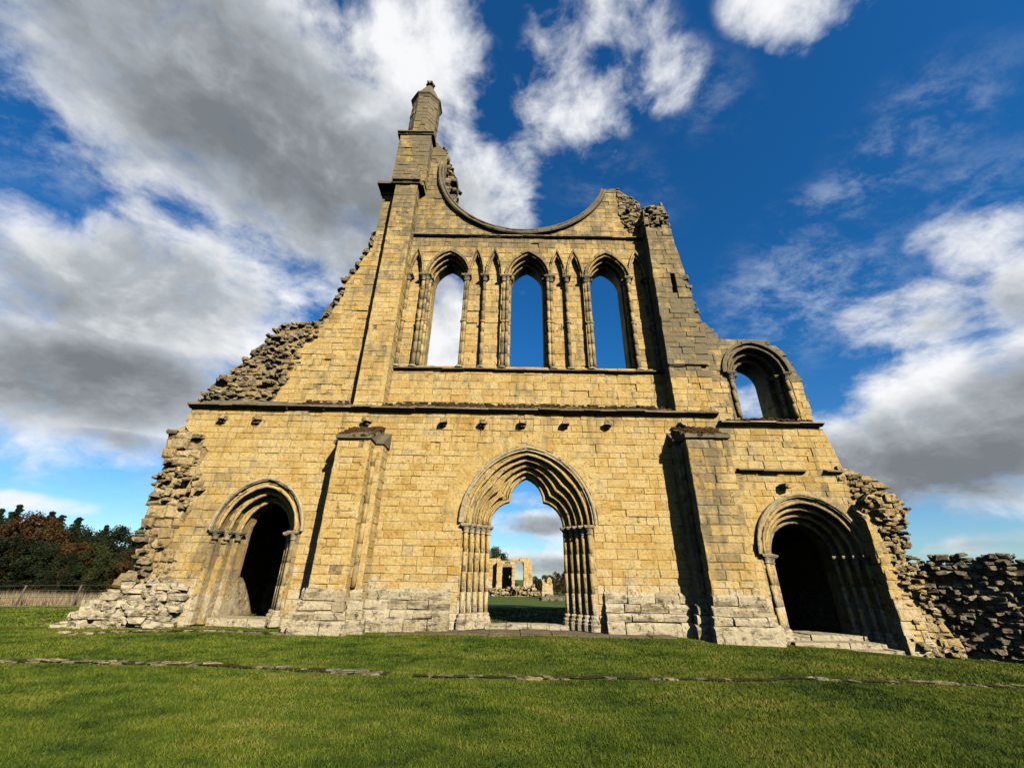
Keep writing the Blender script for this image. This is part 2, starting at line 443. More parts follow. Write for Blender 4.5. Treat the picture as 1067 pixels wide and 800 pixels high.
def ashlar(mb, fr, polys, seed, ch=(0.20, 0.33), bl=(0.32, 0.80), joint=0.006, depth=0.14, relief=0.008, chip=0.008, rag=0.0, miss=0.0, jt=0.0, grey=None):
    rr = random.Random(seed)
    zs = [z for poly in polys for (_, z) in poly]
    z0, zt = min(zs), max(zs)
    z = z0
    while z < zt - 0.06:
        h = rr.uniform(*ch)
        z1 = min(z + h, zt)
        e = 0.004
        a, b, mxs = scan(polys, z + e), scan(polys, z1 - e), scan(polys, (z + z1) / 2)
        same = len(a) == len(b) == len(mxs)
        for k in range(0, len(mxs) - 1, 2):
            l0, r0 = (a[k], a[k + 1]) if same else (mxs[k], mxs[k + 1])
            l1, r1 = (b[k], b[k + 1]) if same else (mxs[k], mxs[k + 1])
            if rag:
                s_ = rr.uniform(-rag, rag); l0 += s_; l1 += s_
                s_ = rr.uniform(-rag, rag); r0 += s_; r1 += s_
            w = min(r0, r1) - max(l0, l1)
            if w < 0.04: continue
            cuts = []; x = max(l0, l1) + rr.uniform(bl[0] * .5, bl[1])
            while x < min(r0, r1) - bl[0] * .5:
                cuts.append(x); x += rr.uniform(*bl) * (1.0 if rr.random() < .8 else .6)
            edges = [(l0, l1)] + [(c, c) for c in cuts] + [(r0, r1)]
            j = joint / 2
            for i in range(len(edges) - 1):
                (p0, p1), (q0, q1) = edges[i], edges[i + 1]
                if miss and rr.random() < miss: continue
                xm = (p0 + q0) / 2
                wp = fr.p(xm, 0, (z + z1) / 2)
                t = tint_at(wp.x, wp.y, wp.z, rr)
                if grey is not None: t = (t[0], grey + rr.uniform(-.3, .25), t[2])
                nf = rr.gauss(0, relief)
                if rr.random() < .07: nf -= rr.uniform(.012, .036)
                block(mb, fr, (p0 + j, z + j, q0 - j, z1 - j, p1 + j, q1 - j), nf, -depth, chip * rr.uniform(.6, 2.4), t, rr, jt)
        z = z1


def slab(mb, polys, y0, y1, t=(0.5, 0.1, 0.0)):
    """solid wall body: outline with openings, from y0 (front) to y1 (back)"""
    tv = [[Vector((x, z, 0)) for (x, z) in poly] for poly in polys]
    tris = tessellate_polygon(tv)
    flat = [p for poly in polys for p in poly]
    n = len(flat)
    vs = [(x, y0, z) for (x, z) in flat] + [(x, y1, z) for (x, z) in flat]
    fs = []
    for (a, b, c) in tris:
        fs.append((a, b, c)); fs.append((c + n, b + n, a + n))
    o = 0
    for poly in polys:
        k = len(poly)
        for i in range(k):
            j = (i + 1) % k
            fs.append((o + i, o + j, o + j + n, o + i + n))
        o += k
    mb.add(vs, fs, t)


def bx(mb, x0, x1, y0, y1, z0, z1, t=(0.5, 0.1, 0.0)):
    vs = [(x0, y0, z0), (x1, y0, z0), (x1, y0, z1), (x0, y0, z1), (x0, y1, z0), (x1, y1, z0), (x1, y1, z1), (x0, y1, z1)]
    mb.add(vs, BOXF, t)


# rock templates
def rock_templates(n, seed):
    import bmesh
    out = []
    for k in range(n):
        bm = bmesh.new(); bmesh.ops.create_icosphere(bm, subdivisions=2, radius=1.0)
        vs = []
        sd = Vector((seed + k * 7.3, k * 3.1, 0))
        for v in bm.verts:
            p = v.co
            q = Vector([math.copysign(abs(c) ** 0.42, c) for c in p])
            q *= 0.80 + 0.30 * pnoise(p * 1.5 + sd) + 0.12 * pnoise(p * 4.0 + sd)
            vs.append(q)
        fs = [tuple(v.index for v in f.verts) for f in bm.faces]
        bm.free(); out.append((vs, fs))
    return out


ROCKS = rock_templates(14, 3.0)


def rock(mb, c, s, rr, t, tilt=0.25):
    vs, fs = rr.choice(ROCKS)
    from mathutils import Euler
    mrot = Euler((rr.uniform(-tilt, tilt), rr.uniform(-tilt, tilt), rr.uniform(-.6, .6))).to_matrix()
    c = Vector(c)
    mb.add([c + mrot @ Vector((v.x * s[0], v.y * s[1], v.z * s[2])) for v in vs], fs, t)


def inside(poly, x, z):
    xs = scan([poly], z)
    return sum(1 for a in xs if a < x) % 2 == 1


def rubble(mb, poly, yf, seed, size=(0.22, 0.20, 0.13), jit=0.07, g=0.3, b=0.0, step=0.86, tilt=0.22, keep=0.96):
    """roughly coursed broken stones over an outline; yf(x,z) = where the broken face lies"""
    rr = random.Random(seed)
    zs = [p[1] for p in poly]; xs = [p[0] for p in poly]
    z = min(zs)
    while z < max(zs) + size[2]:
        hh = size[2] * rr.uniform(.75, 1.3)
        x = min(xs) + rr.uniform(0, size[0])
        while x < max(xs) + size[0]:
            ww = size[0] * rr.uniform(.6, 1.55)
            if inside(poly, x, z) and rr.random() < keep:
                y = yf(x, z) + rr.gauss(0, jit)
                t = (min(1, max(0, rr.gauss(.48, .27))), max(0, g + rr.uniform(-.25, .25)), max(0, b + rr.uniform(-.3, .25)))
                rock(mb, (x + rr.uniform(-.05, .05), y, z + rr.uniform(-.05, .05)), (ww * .62, size[1] * rr.uniform(.8, 1.5), hh * .62), rr, t, tilt)
            x += ww * step * 1.1
        z += hh * step * 1.05


def arch(cx, zs, hw, rise, n=12):
    """left spring -> apex -> right spring"""
    pts = []
    if rise > hw * 1.02:
        r = (hw * hw + rise * rise) / (2 * hw)
        a1 = math.atan2(rise, r - hw)          # seen from the centre on the far side
        for i in range(n + 1):
            a = a1 * i / n
            pts.append((cx - hw + r - r * math.cos(a), zs + r * math.sin(a)))
    else:
        for i in range(n + 1):
            a = math.pi / 2 * i / n
            pts.append((cx - hw * math.cos(a), zs + rise * math.sin(a)))
    return pts + [(2 * cx - x, z) for (x, z) in reversed(pts[:-1])]


def trefoil(cx, zs, hw, xc, zc, za, n=12):
    pts = []
    h = n // 2
    for i in range(h + 1):
        t = i / h
        a = math.pi / 2 * t * 0.92
        u = (1 - math.cos(a)) / (1 - math.cos(math.pi / 2 * .92)); w = math.sin(a) / math.sin(math.pi / 2 * .92)
        pts.append((cx - hw + (hw - xc) * u, zs + (zc - zs) * w))
    for i in range(1, n - h + 1):
        t = i / (n - h)
        a = math.pi / 2 * t * 0.80
        u = (1 - math.cos(a)) / (1 - math.cos(math.pi / 2 * .80)); w = math.sin(a) / math.sin(math.pi / 2 * .80)
        pts.append((cx - xc + xc * u, zc + (za - zc) * w))
    return pts + [(2 * cx - x, z) for (x, z) in reversed(pts[:-1])]


def lerp(p, q, t): return [(a[0] + (b[0] - a[0]) * t, a[1] + (b[1] - a[1]) * t) for a, b in zip(p, q)]


def with_jambs(path, zb, step=0.42):
    (xl, zl), (xr, zr) = path[0], path[-1]
    n = max(1, int(round((zl - zb) / step)))
    L = [(xl, zb + (zl - zb) * i / n) for i in range(n)]
    Rr = [(xr, zr - (zr - zb) * (i + 1) / n) for i in range(n)]
    return L + path + Rr


def hole(path, zb): return [(path[0][0], zb)] + path + [(path[-1][0], zb)]


def voussoirs(mb, pin, pout, y0, y1, seed, per=2, gap=0.002, relief=0.012):
    """ring of cut stones between an inner and an outer path of the same count"""
    rr = random.Random(seed)
    n = len(pin); i = 0
    while i < n - 1:
        j = min(n - 1, i + (per if abs(pin[i][0] - pin[min(n - 1, i + 1)][0]) > 1e-4 else 1))
        dy = rr.gauss(0, relief) + (rr.uniform(.01, .04) if rr.random() < .12 else 0)
        cx, cz = pin[i]
        t = tint_at(cx, y0, cz, rr)
        t = (t[0], t[1] + .06, t[2])
        ids = list(range(i, j + 1)); m_ = len(ids)
        vs = []
        for k in ids: vs.append((pin[k][0], y0 + dy, pin[k][1]))
        for k in ids: vs.append((pout[k][0], y0 + dy, pout[k][1]))
        for k in ids: vs.append((pin[k][0], y1, pin[k][1]))
        for k in ids: vs.append((pout[k][0], y1, pout[k][1]))
        # pull the ends apart for a joint
        def pull(a, b):
            A, Bv = Vector(vs[a]), Vector(vs[b]); d = (Bv - A)
            if d.length > 1e-6: vs[a] = tuple(A + d.normalized() * gap)
        for o in (0, m_, 2 * m_, 3 * m_):
            pull(o, o + 1); pull(o + m_ - 1, o + m_ - 2)
        fs = []
        for k in range(m_ - 1):
            fs += [(k, m_ + k, m_ + k + 1, k + 1), (k, k + 1, 2 * m_ + k + 1, 2 * m_ + k),
                   (m_ + k, 3 * m_ + k, 3 * m_ + k + 1, m_ + k + 1), (2 * m_ + k, 2 * m_ + k + 1, 3 * m_ + k + 1, 3 * m_ + k)]
        fs += [(0, 2 * m_, 3 * m_, m_), (m_ - 1, 2 * m_ - 1, 4 * m_ - 1, 3 * m_ - 1)]
        mb.add(vs, fs, t)
        i = j


def tube(mb, pts, r, n=8, t=(0.5, 0.1, 0.0), cap=True):
    pts = [Vector(p) for p in pts]
    vs = []; fs = []
    m_ = len(pts)
    for i, p in enumerate(pts):
        d = (pts[min(i + 1, m_ - 1)] - pts[max(i - 1, 0)]).normalized()
        a = Vector((0, 1, 0)) if abs(d.y) < .9 else Vector((1, 0, 0))
        e1 = d.cross(a).normalized(); e2 = d.cross(e1)
        rr_ = r[i] if isinstance(r, (list, tuple)) else r
        for k in range(n):
            an = 2 * math.pi * k / n
            vs.append(p + e1 * (rr_ * math.cos(an)) + e2 * (rr_ * math.sin(an)))
    for i in range(m_ - 1):
        for k in range(n):
            k2 = (k + 1) % n
            fs.append((i * n + k, i * n + k2, (i + 1) * n + k2, (i + 1) * n + k))
    if cap:
        fs.append(tuple(range(n - 1, -1, -1))); fs.append(tuple(range((m_ - 1) * n, m_ * n)))
    mb.add(vs, fs, t)


def roll(mb, path, y, r, seed=1, t=None, n=8):
    rr = random.Random(seed)
    x, z = path[len(path) // 2]
    t = t or tint_at(x, y, z, rr)
    tube(mb, [(a + rr.gauss(0, r * .07), y + rr.gauss(0, r * .12), b + rr.gauss(0, r * .07)) for (a, b) in path], [r * rr.uniform(.72, 1.08) for _ in path], n, t)


def lathe(mb, x, y, prof, n=12, t=(0.5, 0.1, 0.0), sq=False):
    vs = []; fs = []
    for (r_, z) in prof:
        for k in range(n):
            a = 2 * math.pi * (k + .5) / n
            vs.append((x + r_ * math.cos(a), y + r_ * math.sin(a), z))
    for i in range(len(prof) - 1):
        for k in range(n):
            k2 = (k + 1) % n
            fs.append((i * n + k, i * n + k2, (i + 1) * n + k2, (i + 1) * n + k))
    fs.append(tuple(range(n - 1, -1, -1))); fs.append(tuple(range((len(prof) - 1) * n, len(prof) * n)))
    mb.add(vs, fs, t)


def shaft(mb, x, y, z0, z1, r, seed, ring=True):
    rr = random.Random(seed)
    z = z0; n = max(2, int((z1 - z0) / .55))
    for i in range(n):
        a = z0 + (z1 - z0) * i / n; b = z0 + (z1 - z0) * (i + 1) / n
        t = tint_at(x, y, (a + b) / 2, rr)
        lathe(mb, x, y, [(r * rr.uniform(.95, 1.0), a + .001), (r * rr.uniform(.93, 1.0), (a + b) / 2), (r * rr.uniform(.95, 1.0), b - .001)], 10, (t[0] * .6 + .3, t[1] + .08, t[2]))
    if ring:
        zm = (z0 + z1) / 2
        lathe(mb, x, y, [(r * 1.02, zm - .07), (r * 1.5, zm - .04), (r * 1.5, zm + .04), (r * 1.02, zm + .07)], 10, (.5, .25, 0))


def capital(mb, x, y, z, r, h, seed):
    rr = random.Random(seed)
    t = tint_at(x, y, z, rr); t = (t[0], t[1] + .22, t[2] + .1)
    lathe(mb, x, y, [(r * 1.02, z), (r * 1.25, z + h * .08), (r * 1.02, z + h * .18), (r * 1.08, z + h * .35), (r * 1.7, z + h * .68), (r * 1.55, z + h * .72)], 12, t)
    a = r * 1.85
    bx(mb, x - a, x + a, y - a, y + a, z + h * .72, z + h * .84, t)
    a = r * 2.1
    bx(mb, x - a, x + a, y - a, y + a, z + h * .84, z + h, t)


def base_(mb, x, y, z, r, h, seed):
    rr = random.Random(seed)
    t = tint_at(x, y, z, rr)
    lathe(mb, x, y, [(r * 2.0, z), (r * 2.0, z + h * .45), (r * 1.75, z + h * .5), (r * 1.8, z + h * .65), (r * 1.35, z + h * .75), (r * 1.4, z + h * .9), (r * 1.0, z + h)], 12, t)


def course(mb, x0, x1, yw, z, proj, h, seed, slope=0.5, broken=0.0, fr=None, seg=(0.5, 1.1)):
    """moulded string course in separate stones: weathered top, undercut foot"""
    rr = random.Random(seed); x = x0
    while x < x1 - .02:
        x2 = min(x1, x + rr.uniform(*seg))
        if x1 - x2 < .2: x2 = x1
        if rr.random() >= broken:
            p = proj * rr.uniform(.84, 1.08); dz = rr.uniform(-.015, .015)
            prof = [(0.05, z - h * .5), (-p * .35, z - h * .5), (-p * .6, z - h * .25), (-p, z - h * .12), (-p * 1.0, z + h * .2), (-p * .7, z + h * .30), (0.05, z + h * .3 + slope * p)]
            vs = []
            for xx in (x + .006, x2 - .006):
                for (py, pz) in prof: vs.append((xx, yw + py, pz + dz + rr.uniform(-.012, .012)))
            k = len(prof)
            fs = [(i, i + k, (i + 1) % k + k, (i + 1) % k) for i in range(k)]
            fs += [tuple(range(k)), tuple(range(2 * k - 1, k - 1, -1))]
            t = (min(1, max(0, rr.gauss(.45, .25))), .25 + rr.uniform(-.1, .2), .1 + rr.uniform(-.1, .25))
            mb.add(vs, fs, t)
        x = x2


def moss(mb, x0, x1, y0, y1, zf, seed, n, s=0.09):
    rr = random.Random(seed)
    for i in range(n):
        x, y = rr.uniform(x0, x1), rr.uniform(y0, y1)
        q = s * rr.uniform(.5, 1.4)
        rock(mb, (x, y, zf(x, y)), (q * 1.4, q, q * .6), rr, (.5, .2, 0), .3)


# ------------------------------------------------------------------ ground
def ground_z(x, y):
    x = np.asarray(x, float); y = np.asarray(y, float)
    z = -0.052 * np.clip(x - 5.0, 0, 9)
    z = z - 0.011 * np.clip(y - 18, 0, 60) - 0.025 * np.clip(-x - 15, 0, 30)
    z = z + 0.020 * np.sin(x * .7 + 1.3) * np.sin(y * .6) + 0.012 * np.sin(x * 1.9 + y * 1.3)
    return z


def gz(x, y): return float(ground_z(x, y))


def build_ground():
    xs = np.concatenate([[-3000, -1200, -500, -250], np.arange(-140, -40, 8), np.arange(-40, 40, .5), np.arange(40, 140, 8), [250, 500, 1200, 3000]])
    ys = np.concatenate([[-3000, -900, -300, -100, -40], np.arange(-20, 0, 2), np.arange(0, 40, .5), np.arange(40, 160, 6), [250, 500, 1200, 3000]])
    X, Y = np.meshgrid(xs, ys)
    Z = ground_z(X, Y)
    vs = np.stack([X.ravel(), Y.ravel(), Z.ravel()], 1)
    nx = len(xs); fs = []
    for j in range(len(ys) - 1):
        for i in range(nx - 1):
            a = j * nx + i; fs.append((a, a + 1, a + nx + 1, a + nx))
    mb = MB(); mb.add([tuple(v) for v in vs], fs, (0.5, 0, 0))
    tag(mb.build('lawn_ground', M_GROUND, smooth=True), kind='structure')


build_ground()

# ------------------------------------------------------------------ the west front of the abbey
YL, YU, YP, YB = 15.0, 15.75, 15.05, 17.1
abbey = empty('abbey_ruin', (0.6, 15.0, 0.0), 'tall ruined abbey west front of golden stone with pinnacle and broken rose window', 'ruined abbey')
AX = 0.62
WC = (-3.15, 0.68, 4.51)                         # lancet axes
BLIND = [(-4.74, .34), (-1.81, .36), (-0.95, .36), (2.10, .36), (2.94, .36), (5.98, .42)]
Z0 = -0.6

# --- outlines of the lower wall
doorM_out = arch(AX, 3.25, 2.28, 2.62)
doorM_in = trefoil(AX, 3.22, 1.37, .64, 4.14, 5.04)
doorL_out = arch(-8.67, 2.88, 1.52, 1.72)
doorL_in = arch(-8.72, 2.88, .88, 1.08)
doorR_out = arch(10.3, 2.40, 1.84, 1.92)
doorR_in = arch(10.35, 2.40, 1.10, 1.12)

low_out = [(-11.2, Z0), (-11.15, 1.2), (-11.45, 2.6), (-11.1, 3.6), (-11.5, 4.6), (-11.25, 5.6), (-11.7, 6.2), (-12.45, 6.45), (-12.40, 7.42), (8.0, 7.42), (8.0, 7.03),
           (11.95, 7.03), (12.12, 6.3), (12.25, 5.3), (12.3, 4.0), (12.3, Z0)]
mb = MB()
ashlar(mb, front(YL), [low_out, hole(doorM_out, Z0 - .1), hole(doorL_out, Z0 - .1), hole(doorR_out, Z0 - .1)], 11, rag=0.0)
mb.build('nave_wall', M_ASH, abbey)
mb = MB()
slab(mb, [[(-11.3, Z0), (-11.3, 3.0), (-11.5, 5.5), (-11.7, 6.1), (-12.4, 6.4), (-12.35, 7.38), (7.95, 7.38), (7.95, 7.0), (11.9, 7.0), (12.2, 5.2), (12.3, Z0)],
          hole(arch(AX, 3.25, 2.2, 2.5), 0.0), hole(arch(-8.67, 2.88, 1.45, 1.65), 0.0), hole(arch(10.3, 2.40, 1.77, 1.85), -0.35)], YL + .055, 16.28)
mb.build('wall_core', M_CORE, abbey)

# relieving arch of long voussoirs round the main door
mb = MB()
po = arch(AX, 3.25, 3.02, 3.25); pi_ = arch(AX, 3.25, 2.46, 2.82)
voussoirs(mb, pi_, po, YL - .016, YL + .08, 5, per=1, relief=.004)
mb.build('relieving_arch', M_ASH, abbey)


# --- doorways
def doorway(name, axis, outer, inner, zb, y0, steps, seed, label, zs, rcap=.085, yback=16.3, hoodr=.085):
    dw = empty(name, (axis, y0, zb), label, None, None, abbey)
    n = steps
    ring_o = outer
    for k in range(n):
        t0, t1 = k / n, (k + 1) / n
        a = lerp(outer, inner, t1); b = lerp(outer, inner, t0)
        ya = y0 + .02 + k * (yback - .35 - y0) / n
        mb = MB()
        pin = with_jambs(a, zb); 
        po_ = with_jambs([(x, z) for (x, z) in b], zb)
        # equal counts
        po_ = [(x, pin[i][1]) if i < len(pin) and (i < (len(pin) - len(a)) / 2 or i >= (len(pin) + len(a)) / 2) else (x, z) for i, (x, z) in enumerate(po_)]
        voussoirs(mb, pin, po_, ya, yback, seed + k, per=2)
        mb.build('arch_order', M_MOULD, dw)
        # rolls following the order's edge
        mb = MB()
        edge = lerp(outer, inner, t1 - .04 / n)
        roll(mb, edge, ya - .005, .060, seed + 30 + k)
        roll(mb, lerp(outer, inner, t0 + .45 / n), ya + .004, .035, seed + 60 + k)
        mb.build('roll_moulding', M_MOULD, dw, True)
        # nook shafts with capital and base
        for sgn in (0, 1):
            x = (a[0][0] - .02) if sgn == 0 else (a[-1][0] + .02)
            ys = ya - .01
            if sgn == 0 and axis < 0: continue          # the left jamb has lost its shafts
            mb = MB(); shaft(mb, x, ys, zb + .45, zs - .30, .075, seed + 90 + k * 2 + sgn, ring=False)
            so = mb.build('shaft', M_MOULD, dw, True)
        mb = MB()
    # capitals in one moulded band each side, stepping with the orders
    for sgn in (0, 1):
        for k in range(n):
            t1 = (k + 1) / n
            a = lerp(outer, inner, t1)
            ya = y0 + .02 + k * (yback - .35 - y0) / n
            x = (a[0][0] - .02) if sgn == 0 else (a[-1][0] + .02)
            mb = MB(); capital(mb, x, ya - .01, zs - .30, rcap, .30, seed + 200 + k * 2 + sgn)
            mb.build('capital', M_CAP, dw)
            if not (axis < 0 and sgn == 0):
                mb = MB(); base_(mb, x, ya - .01, zb + .0, .095, .45, seed + 230 + k * 2 + sgn)
                mb.build('base', M_PALE, dw)
    # hood mould
    mb = MB()
    h1 = [(axis + (x - axis) * 1.045, zs + (z - zs) * 1.045) for (x, z) in outer]
    h0 = [(axis + (x - axis) * .985, zs + (z - zs) * .985) for (x, z) in outer]
    voussoirs(mb, h0, h1, y0 - .10, y0 + .05, seed + 300, per=2)
    roll(mb, [(axis + (x - axis) * 1.03, zs + (z - zs) * 1.03) for (x, z) in outer], y0 - .10, hoodr * .7, seed + 301)
    mb.build('hood_mould', M_CAP, dw)
    return dw


def soften(p, q, t): return lerp(p, q, t)


dM = doorway('doorway', AX, doorM_out, doorM_in, 0.05, YL, 5, 400, 'tall central doorway with trefoil head', 3.22)
dL = doorway('doorway', -8.70, doorL_out, doorL_in, 0.05, YL, 3, 500, 'worn left doorway with pointed arch', 2.88)
dR = doorway('doorway', 10.32, doorR_out, doorR_in, -0.30, YL, 4, 600, 'round arched right doorway above stone steps', 2.40)

# thresholds and steps
mb = MB()
for i in range(4):
    bx(mb, AX - 1.38 + i * .70 + .01, AX - 1.38 + (i + 1) * .70 - .01, 15.55 + rng.uniform(-.02, .02), 16.2, -.2, .17 + rng.uniform(-.015, .015), (rng.random(), .2, .5))
mb.build('threshold', M_PALE, dM)
mb = MB()
for i in range(3):
    bx(mb, -9.7 + i * .66 + .01, -9.7 + (i + 1) * .66 - .01, 15.3 + rng.uniform(-.03, .03), 16.3, -.2, .22 + rng.uniform(-.02, .02), (rng.random(), .15, .55))
mb.build('threshold', M_PALE, dL)
for i, (xa, xb, y, z) in enumerate(((9.0, 11.5, 15.35, .02), (8.75, 11.6, 14.7, -.12), (8.65, 11.7, 14.25, -.26))):
    mb = MB(); x = xa
    while x < xb - .1:
        x2 = min(xb, x + rng.uniform(.7, 1.1))
        bx(mb, x + .008, x2 - .008, y + rng.uniform(-.04, .04), y + .62 + (.6 if i == 0 else 0), -.7, z + rng.uniform(-.02, .02) - .001 * i, (rng.random(), .15, .5)); x = x2
    mb.build('step', M_PALE, dR)


# --- closed boxes added behind the side doors to keep the openings dark
def bay(x0, x1, seed):
    b = MB()
    y0, y1, h = 16.30, 21.5, 5.6
    w = .8
    bx(b, x0 - w, x0, y0, y1 + w, Z0, h); bx(b, x1, x1 + w, y0, y1 + w, Z0, h); bx(b, x0, x1, y1, y1 + w, Z0, h)
    bx(b, x0 - w, x1 + w, y0, y1 + w, h, h + .6)
    return b.build('vaulted_bay', M_CORE, abbey)


bay(-11.3, -6.4, 1); bay(7.9, 12.3, 2)


# --- plinth: stepped bleached courses
def plinth(x0, x1, y, seed, parent, name='plinth', ztop=1.18, out=.30, side=None):
    mb = MB()
    rr = random.Random(seed)
    out *= 1.25
    lv = [(Z0, .36, out), (.36, .60, out * .74), (.60, .86, out * .48), (.86, ztop, out * .20)]
    for (za, zb, o) in lv:
        x = x0 - (o if side in ('both', 'l') else 0)
        xe = x1 + (o if side in ('both', 'r') else 0)
        while x < xe - .02:
            x2 = min(xe, x + rr.uniform(.5, 1.05))
            if xe - x2 < .25: x2 = xe
            o2 = o + rr.gauss(0, .02)
            dark = rr.random() < (.5 if .36 <= za < .8 else .25)
            t = (rr.random(), (.06 if dark else .0) + rr.uniform(-.05, .15), (-.2 if dark else .3) + rr.uniform(-.2, .25))
            # chamfered top face
            j = .008
            prof = [(y + .02, za), (y - o2, za + .01), (y - o2 - .012, zb - .09), (y - o2 + .06, zb - .004), (y + .02, zb)]
            vs = [(xx + rr.uniform(-.02, .02), py + rr.uniform(-.03, .02), pz + rr.uniform(-.03, .02)) for xx in (x + j, x2 - j) for (py, pz) in prof]
            k = len(prof)
            fs = [(i, i + k, (i + 1) % k + k, (i + 1) % k) for i in range(k)] + [tuple(range(k)), tuple(range(2 * k - 1, k - 1, -1))]
            mb.add(vs, fs, t); x = x2
    return mb.build(name, M_PALE, parent)


plinth(-4.6, -1.85, YL, 31, abbey)
plinth(3.08, 5.75, YL, 32, abbey)


# --- lower buttresses
def buttress(x0, x1, yf, zt_f, zt_b, seed, label, nook=.30):
    b = empty('buttress', ((x0 + x1) / 2, yf, 0), label, None, None, abbey)
    mb = MB()
    ashlar(mb, front(yf), [[(x0, Z0), (x1, Z0), (x1, zt_f), (x0, zt_f)]], seed, depth=.3, chip=.016)
    # flanks
    d = .55
    ashlar(mb, Fr((x1, yf, 0), (0, 1, 0), (1, 0, 0)), [[(0.005, Z0), (d, Z0), (d, zt_f + .2), (0.005, zt_f)]], seed + 1, depth=.2)
    ashlar(mb, Fr((x0, yf, 0), (0, 1, 0), (-1, 0, 0)), [[(0.005, Z0), (d, Z0), (d, zt_f + .2), (0.005, zt_f)]], seed + 2, depth=.2)
    # set back outer corners
    yn = yf + d
    for (a, c, s_) in ((x0 - nook, x0, 3), (x1, x1 + nook, 4)):
        ashlar(mb, front(yn), [[(a, Z0), (c, Z0), (c, zt_f), (a, zt_f)]], seed + s_, depth=.2)
    ashlar(mb, Fr((x1 + nook, yn, 0), (0, 1, 0), (1, 0, 0)), [[(0.005, Z0), (YL - yn, Z0), (YL - yn, zt_f + .25), (0.005, zt_f)]], seed + 5, depth=.2)
    ashlar(mb, Fr((x0 - nook, yn, 0), (0, 1, 0), (-1, 0, 0)), [[(0.005, Z0), (YL - yn, Z0), (YL - yn, zt_f + .25), (0.005, zt_f)]], seed + 6, depth=.2)
    mb.build('buttress_face', M_ASH, b)
    mb = MB()
    bx(mb, x0 + .03, x1 - .03, yf + .03, YL + .1, Z0, zt_f - .02); bx(mb, x0 - nook + .03, x1 + nook - .03, yn + .03, YL + .1, Z0, zt_f - .03)
    mb.build('buttress_core', M_CORE, b)
    for x in (x0 - .06, x1 + .06):
        mb = MB(); shaft(mb, x, yn - .07, 1.2, zt_f - .3, .085, seed + 40, ring=False); mb.build('nook_shaft', M_MOULD, b, True)
    # weathered sloping cap
    mb = MB(); rr = random.Random(seed + 9)
    x = x0 - .06
    while x < x1 + .05:
        x2 = min(x1 + .06, x + rr.uniform(.35, .6))
        e = rr.uniform(-.02, .03)
        prof = [(yf - .09, zt_f - .06), (yf - .09, zt_f + .05 + e), (YL + .05, zt_b + e), (YL + .05, zt_f - .06)]
        vs = [(xx, a, c + rr.uniform(-.02, .02)) for xx in (x + .005, x2 - .005) for (a, c) in prof]
        mb.add(vs, [(0, 4, 5, 1), (1, 5, 6, 2), (2, 6, 7, 3), (3, 7, 4, 0), (0, 1, 2, 3), (7, 6, 5, 4)], (rr.random(), .45, 0)); x = x2
    for (a, c) in ((x0 - nook - .05, x0 - .06), (x1 + .06, x1 + nook + .05)):
        prof = [(yn - .07, zt_f - .1), (yn - .07, zt_f), (YL + .05, zt_b - .15), (YL + .05, zt_f - .1)]
        vs = [(xx, p, q) for xx in (a, c - .004) for (p, q) in prof]
        mb.add(vs, [(0, 4, 5, 1), (1, 5, 6, 2), (2, 6, 7, 3), (3, 7, 4, 0), (0, 1, 2, 3), (7, 6, 5, 4)], (.4, .5, 0))
    mb.build('cap', M_STR, b)
    mb = MB()
    sl = (zt_b - zt_f) / (YL - yf)
    moss(mb, x0 - .05, x1 + .05, yf - .05, YL, lambda x, y: zt_f + .05 + sl * (y - yf), seed + 70, 150, .075)
    mb.build('moss', M_MOSS, b)
    plinth(x0, x1, yf, seed + 20, b, out=.20, side='both')
    plinth(x1, x1 + nook, yn, seed + 21, b, out=.26, side='r')
    plinth(x0 - nook, x0, yn, seed + 22, b, out=.26, side='l')
    return b


buttress(-5.97, -4.86, 13.72, 5.88, 6.60, 700, 'slender left buttress with mossy sloping cap')
buttress(6.20, 7.70, 14.02, 6.18, 6.80, 740, 'broad grey right buttress with mossy cap', nook=.22)

# --- string courses
mb = MB(); course(mb, -12.5, 7.98, YL, 7.42, .26, .20, 51, slope=.35); mb.build('string_course', M_STR, abbey)
mb = MB(); course(mb, 8.0, 11.95, YL - .02, 7.05, .22, .17, 52, slope=.3); mb.build('string_course', M_CAP, abbey)
mb = MB(); course(mb, 8.3, 12.1, YL, 5.22, .20, .15, 53, slope=.4, broken=.12); mb.build('string_course', M_STR, abbey)
# mossy set-back above the main string
mb = MB(); rr = random.Random(5); x = -12.3
while x < 7.9:
    x2 = min(7.9, x + rr.uniform(.5, 1.0)); e = rr.uniform(-.03, .03)
    prof = [(YL + .02, 7.40), (YL - .03, 7.50 + e), (YU + .1, 8.02 + e), (YU + .1, 7.40)]
    vs = [(xx, a, c) for xx in (x + .004, x2 - .004) for (a, c) in prof]
    mb.add(vs, [(0, 4, 5, 1), (1, 5, 6, 2), (2, 6, 7, 3), (3, 7, 4, 0), (0, 1, 2, 3), (7, 6, 5, 4)], (rr.random(), .5, 0)); x = x2
mb.build('weathering', M_STR, abbey)
mb = MB(); moss(mb, -8.5, 7.7, YL, YU, lambda x, y: 7.52 + (y - YL) * .66, 77, 500, .07); mb.build('moss', M_MOSS, abbey)

# --- corbel stubs and putlog holes under the string
for i, x in enumerate((-11.06, -9.73, -5.54, -2.61, -1.1, .41, 2.04, 3.66, 6.47)):
    mb = MB(); rr = random.Random(900 + i)
    rock(mb, (x + .03, YL - .14, 6.90), (.17, .20, .11), rr, (.7, .15, .1), .15)
    rock(mb, (x, YL - .05, 6.80), (.14, .14, .10), rr, (.3, .4, 0), .15)
    mb.build('corbel', M_RUB, abbey)
mb = MB(); rock(mb, (9.85, YL - .13, 4.66), (.2, .2, .12), random.Random(3), (.6, .2, .1), .15); mb.build('corbel', M_RUB, abbey)

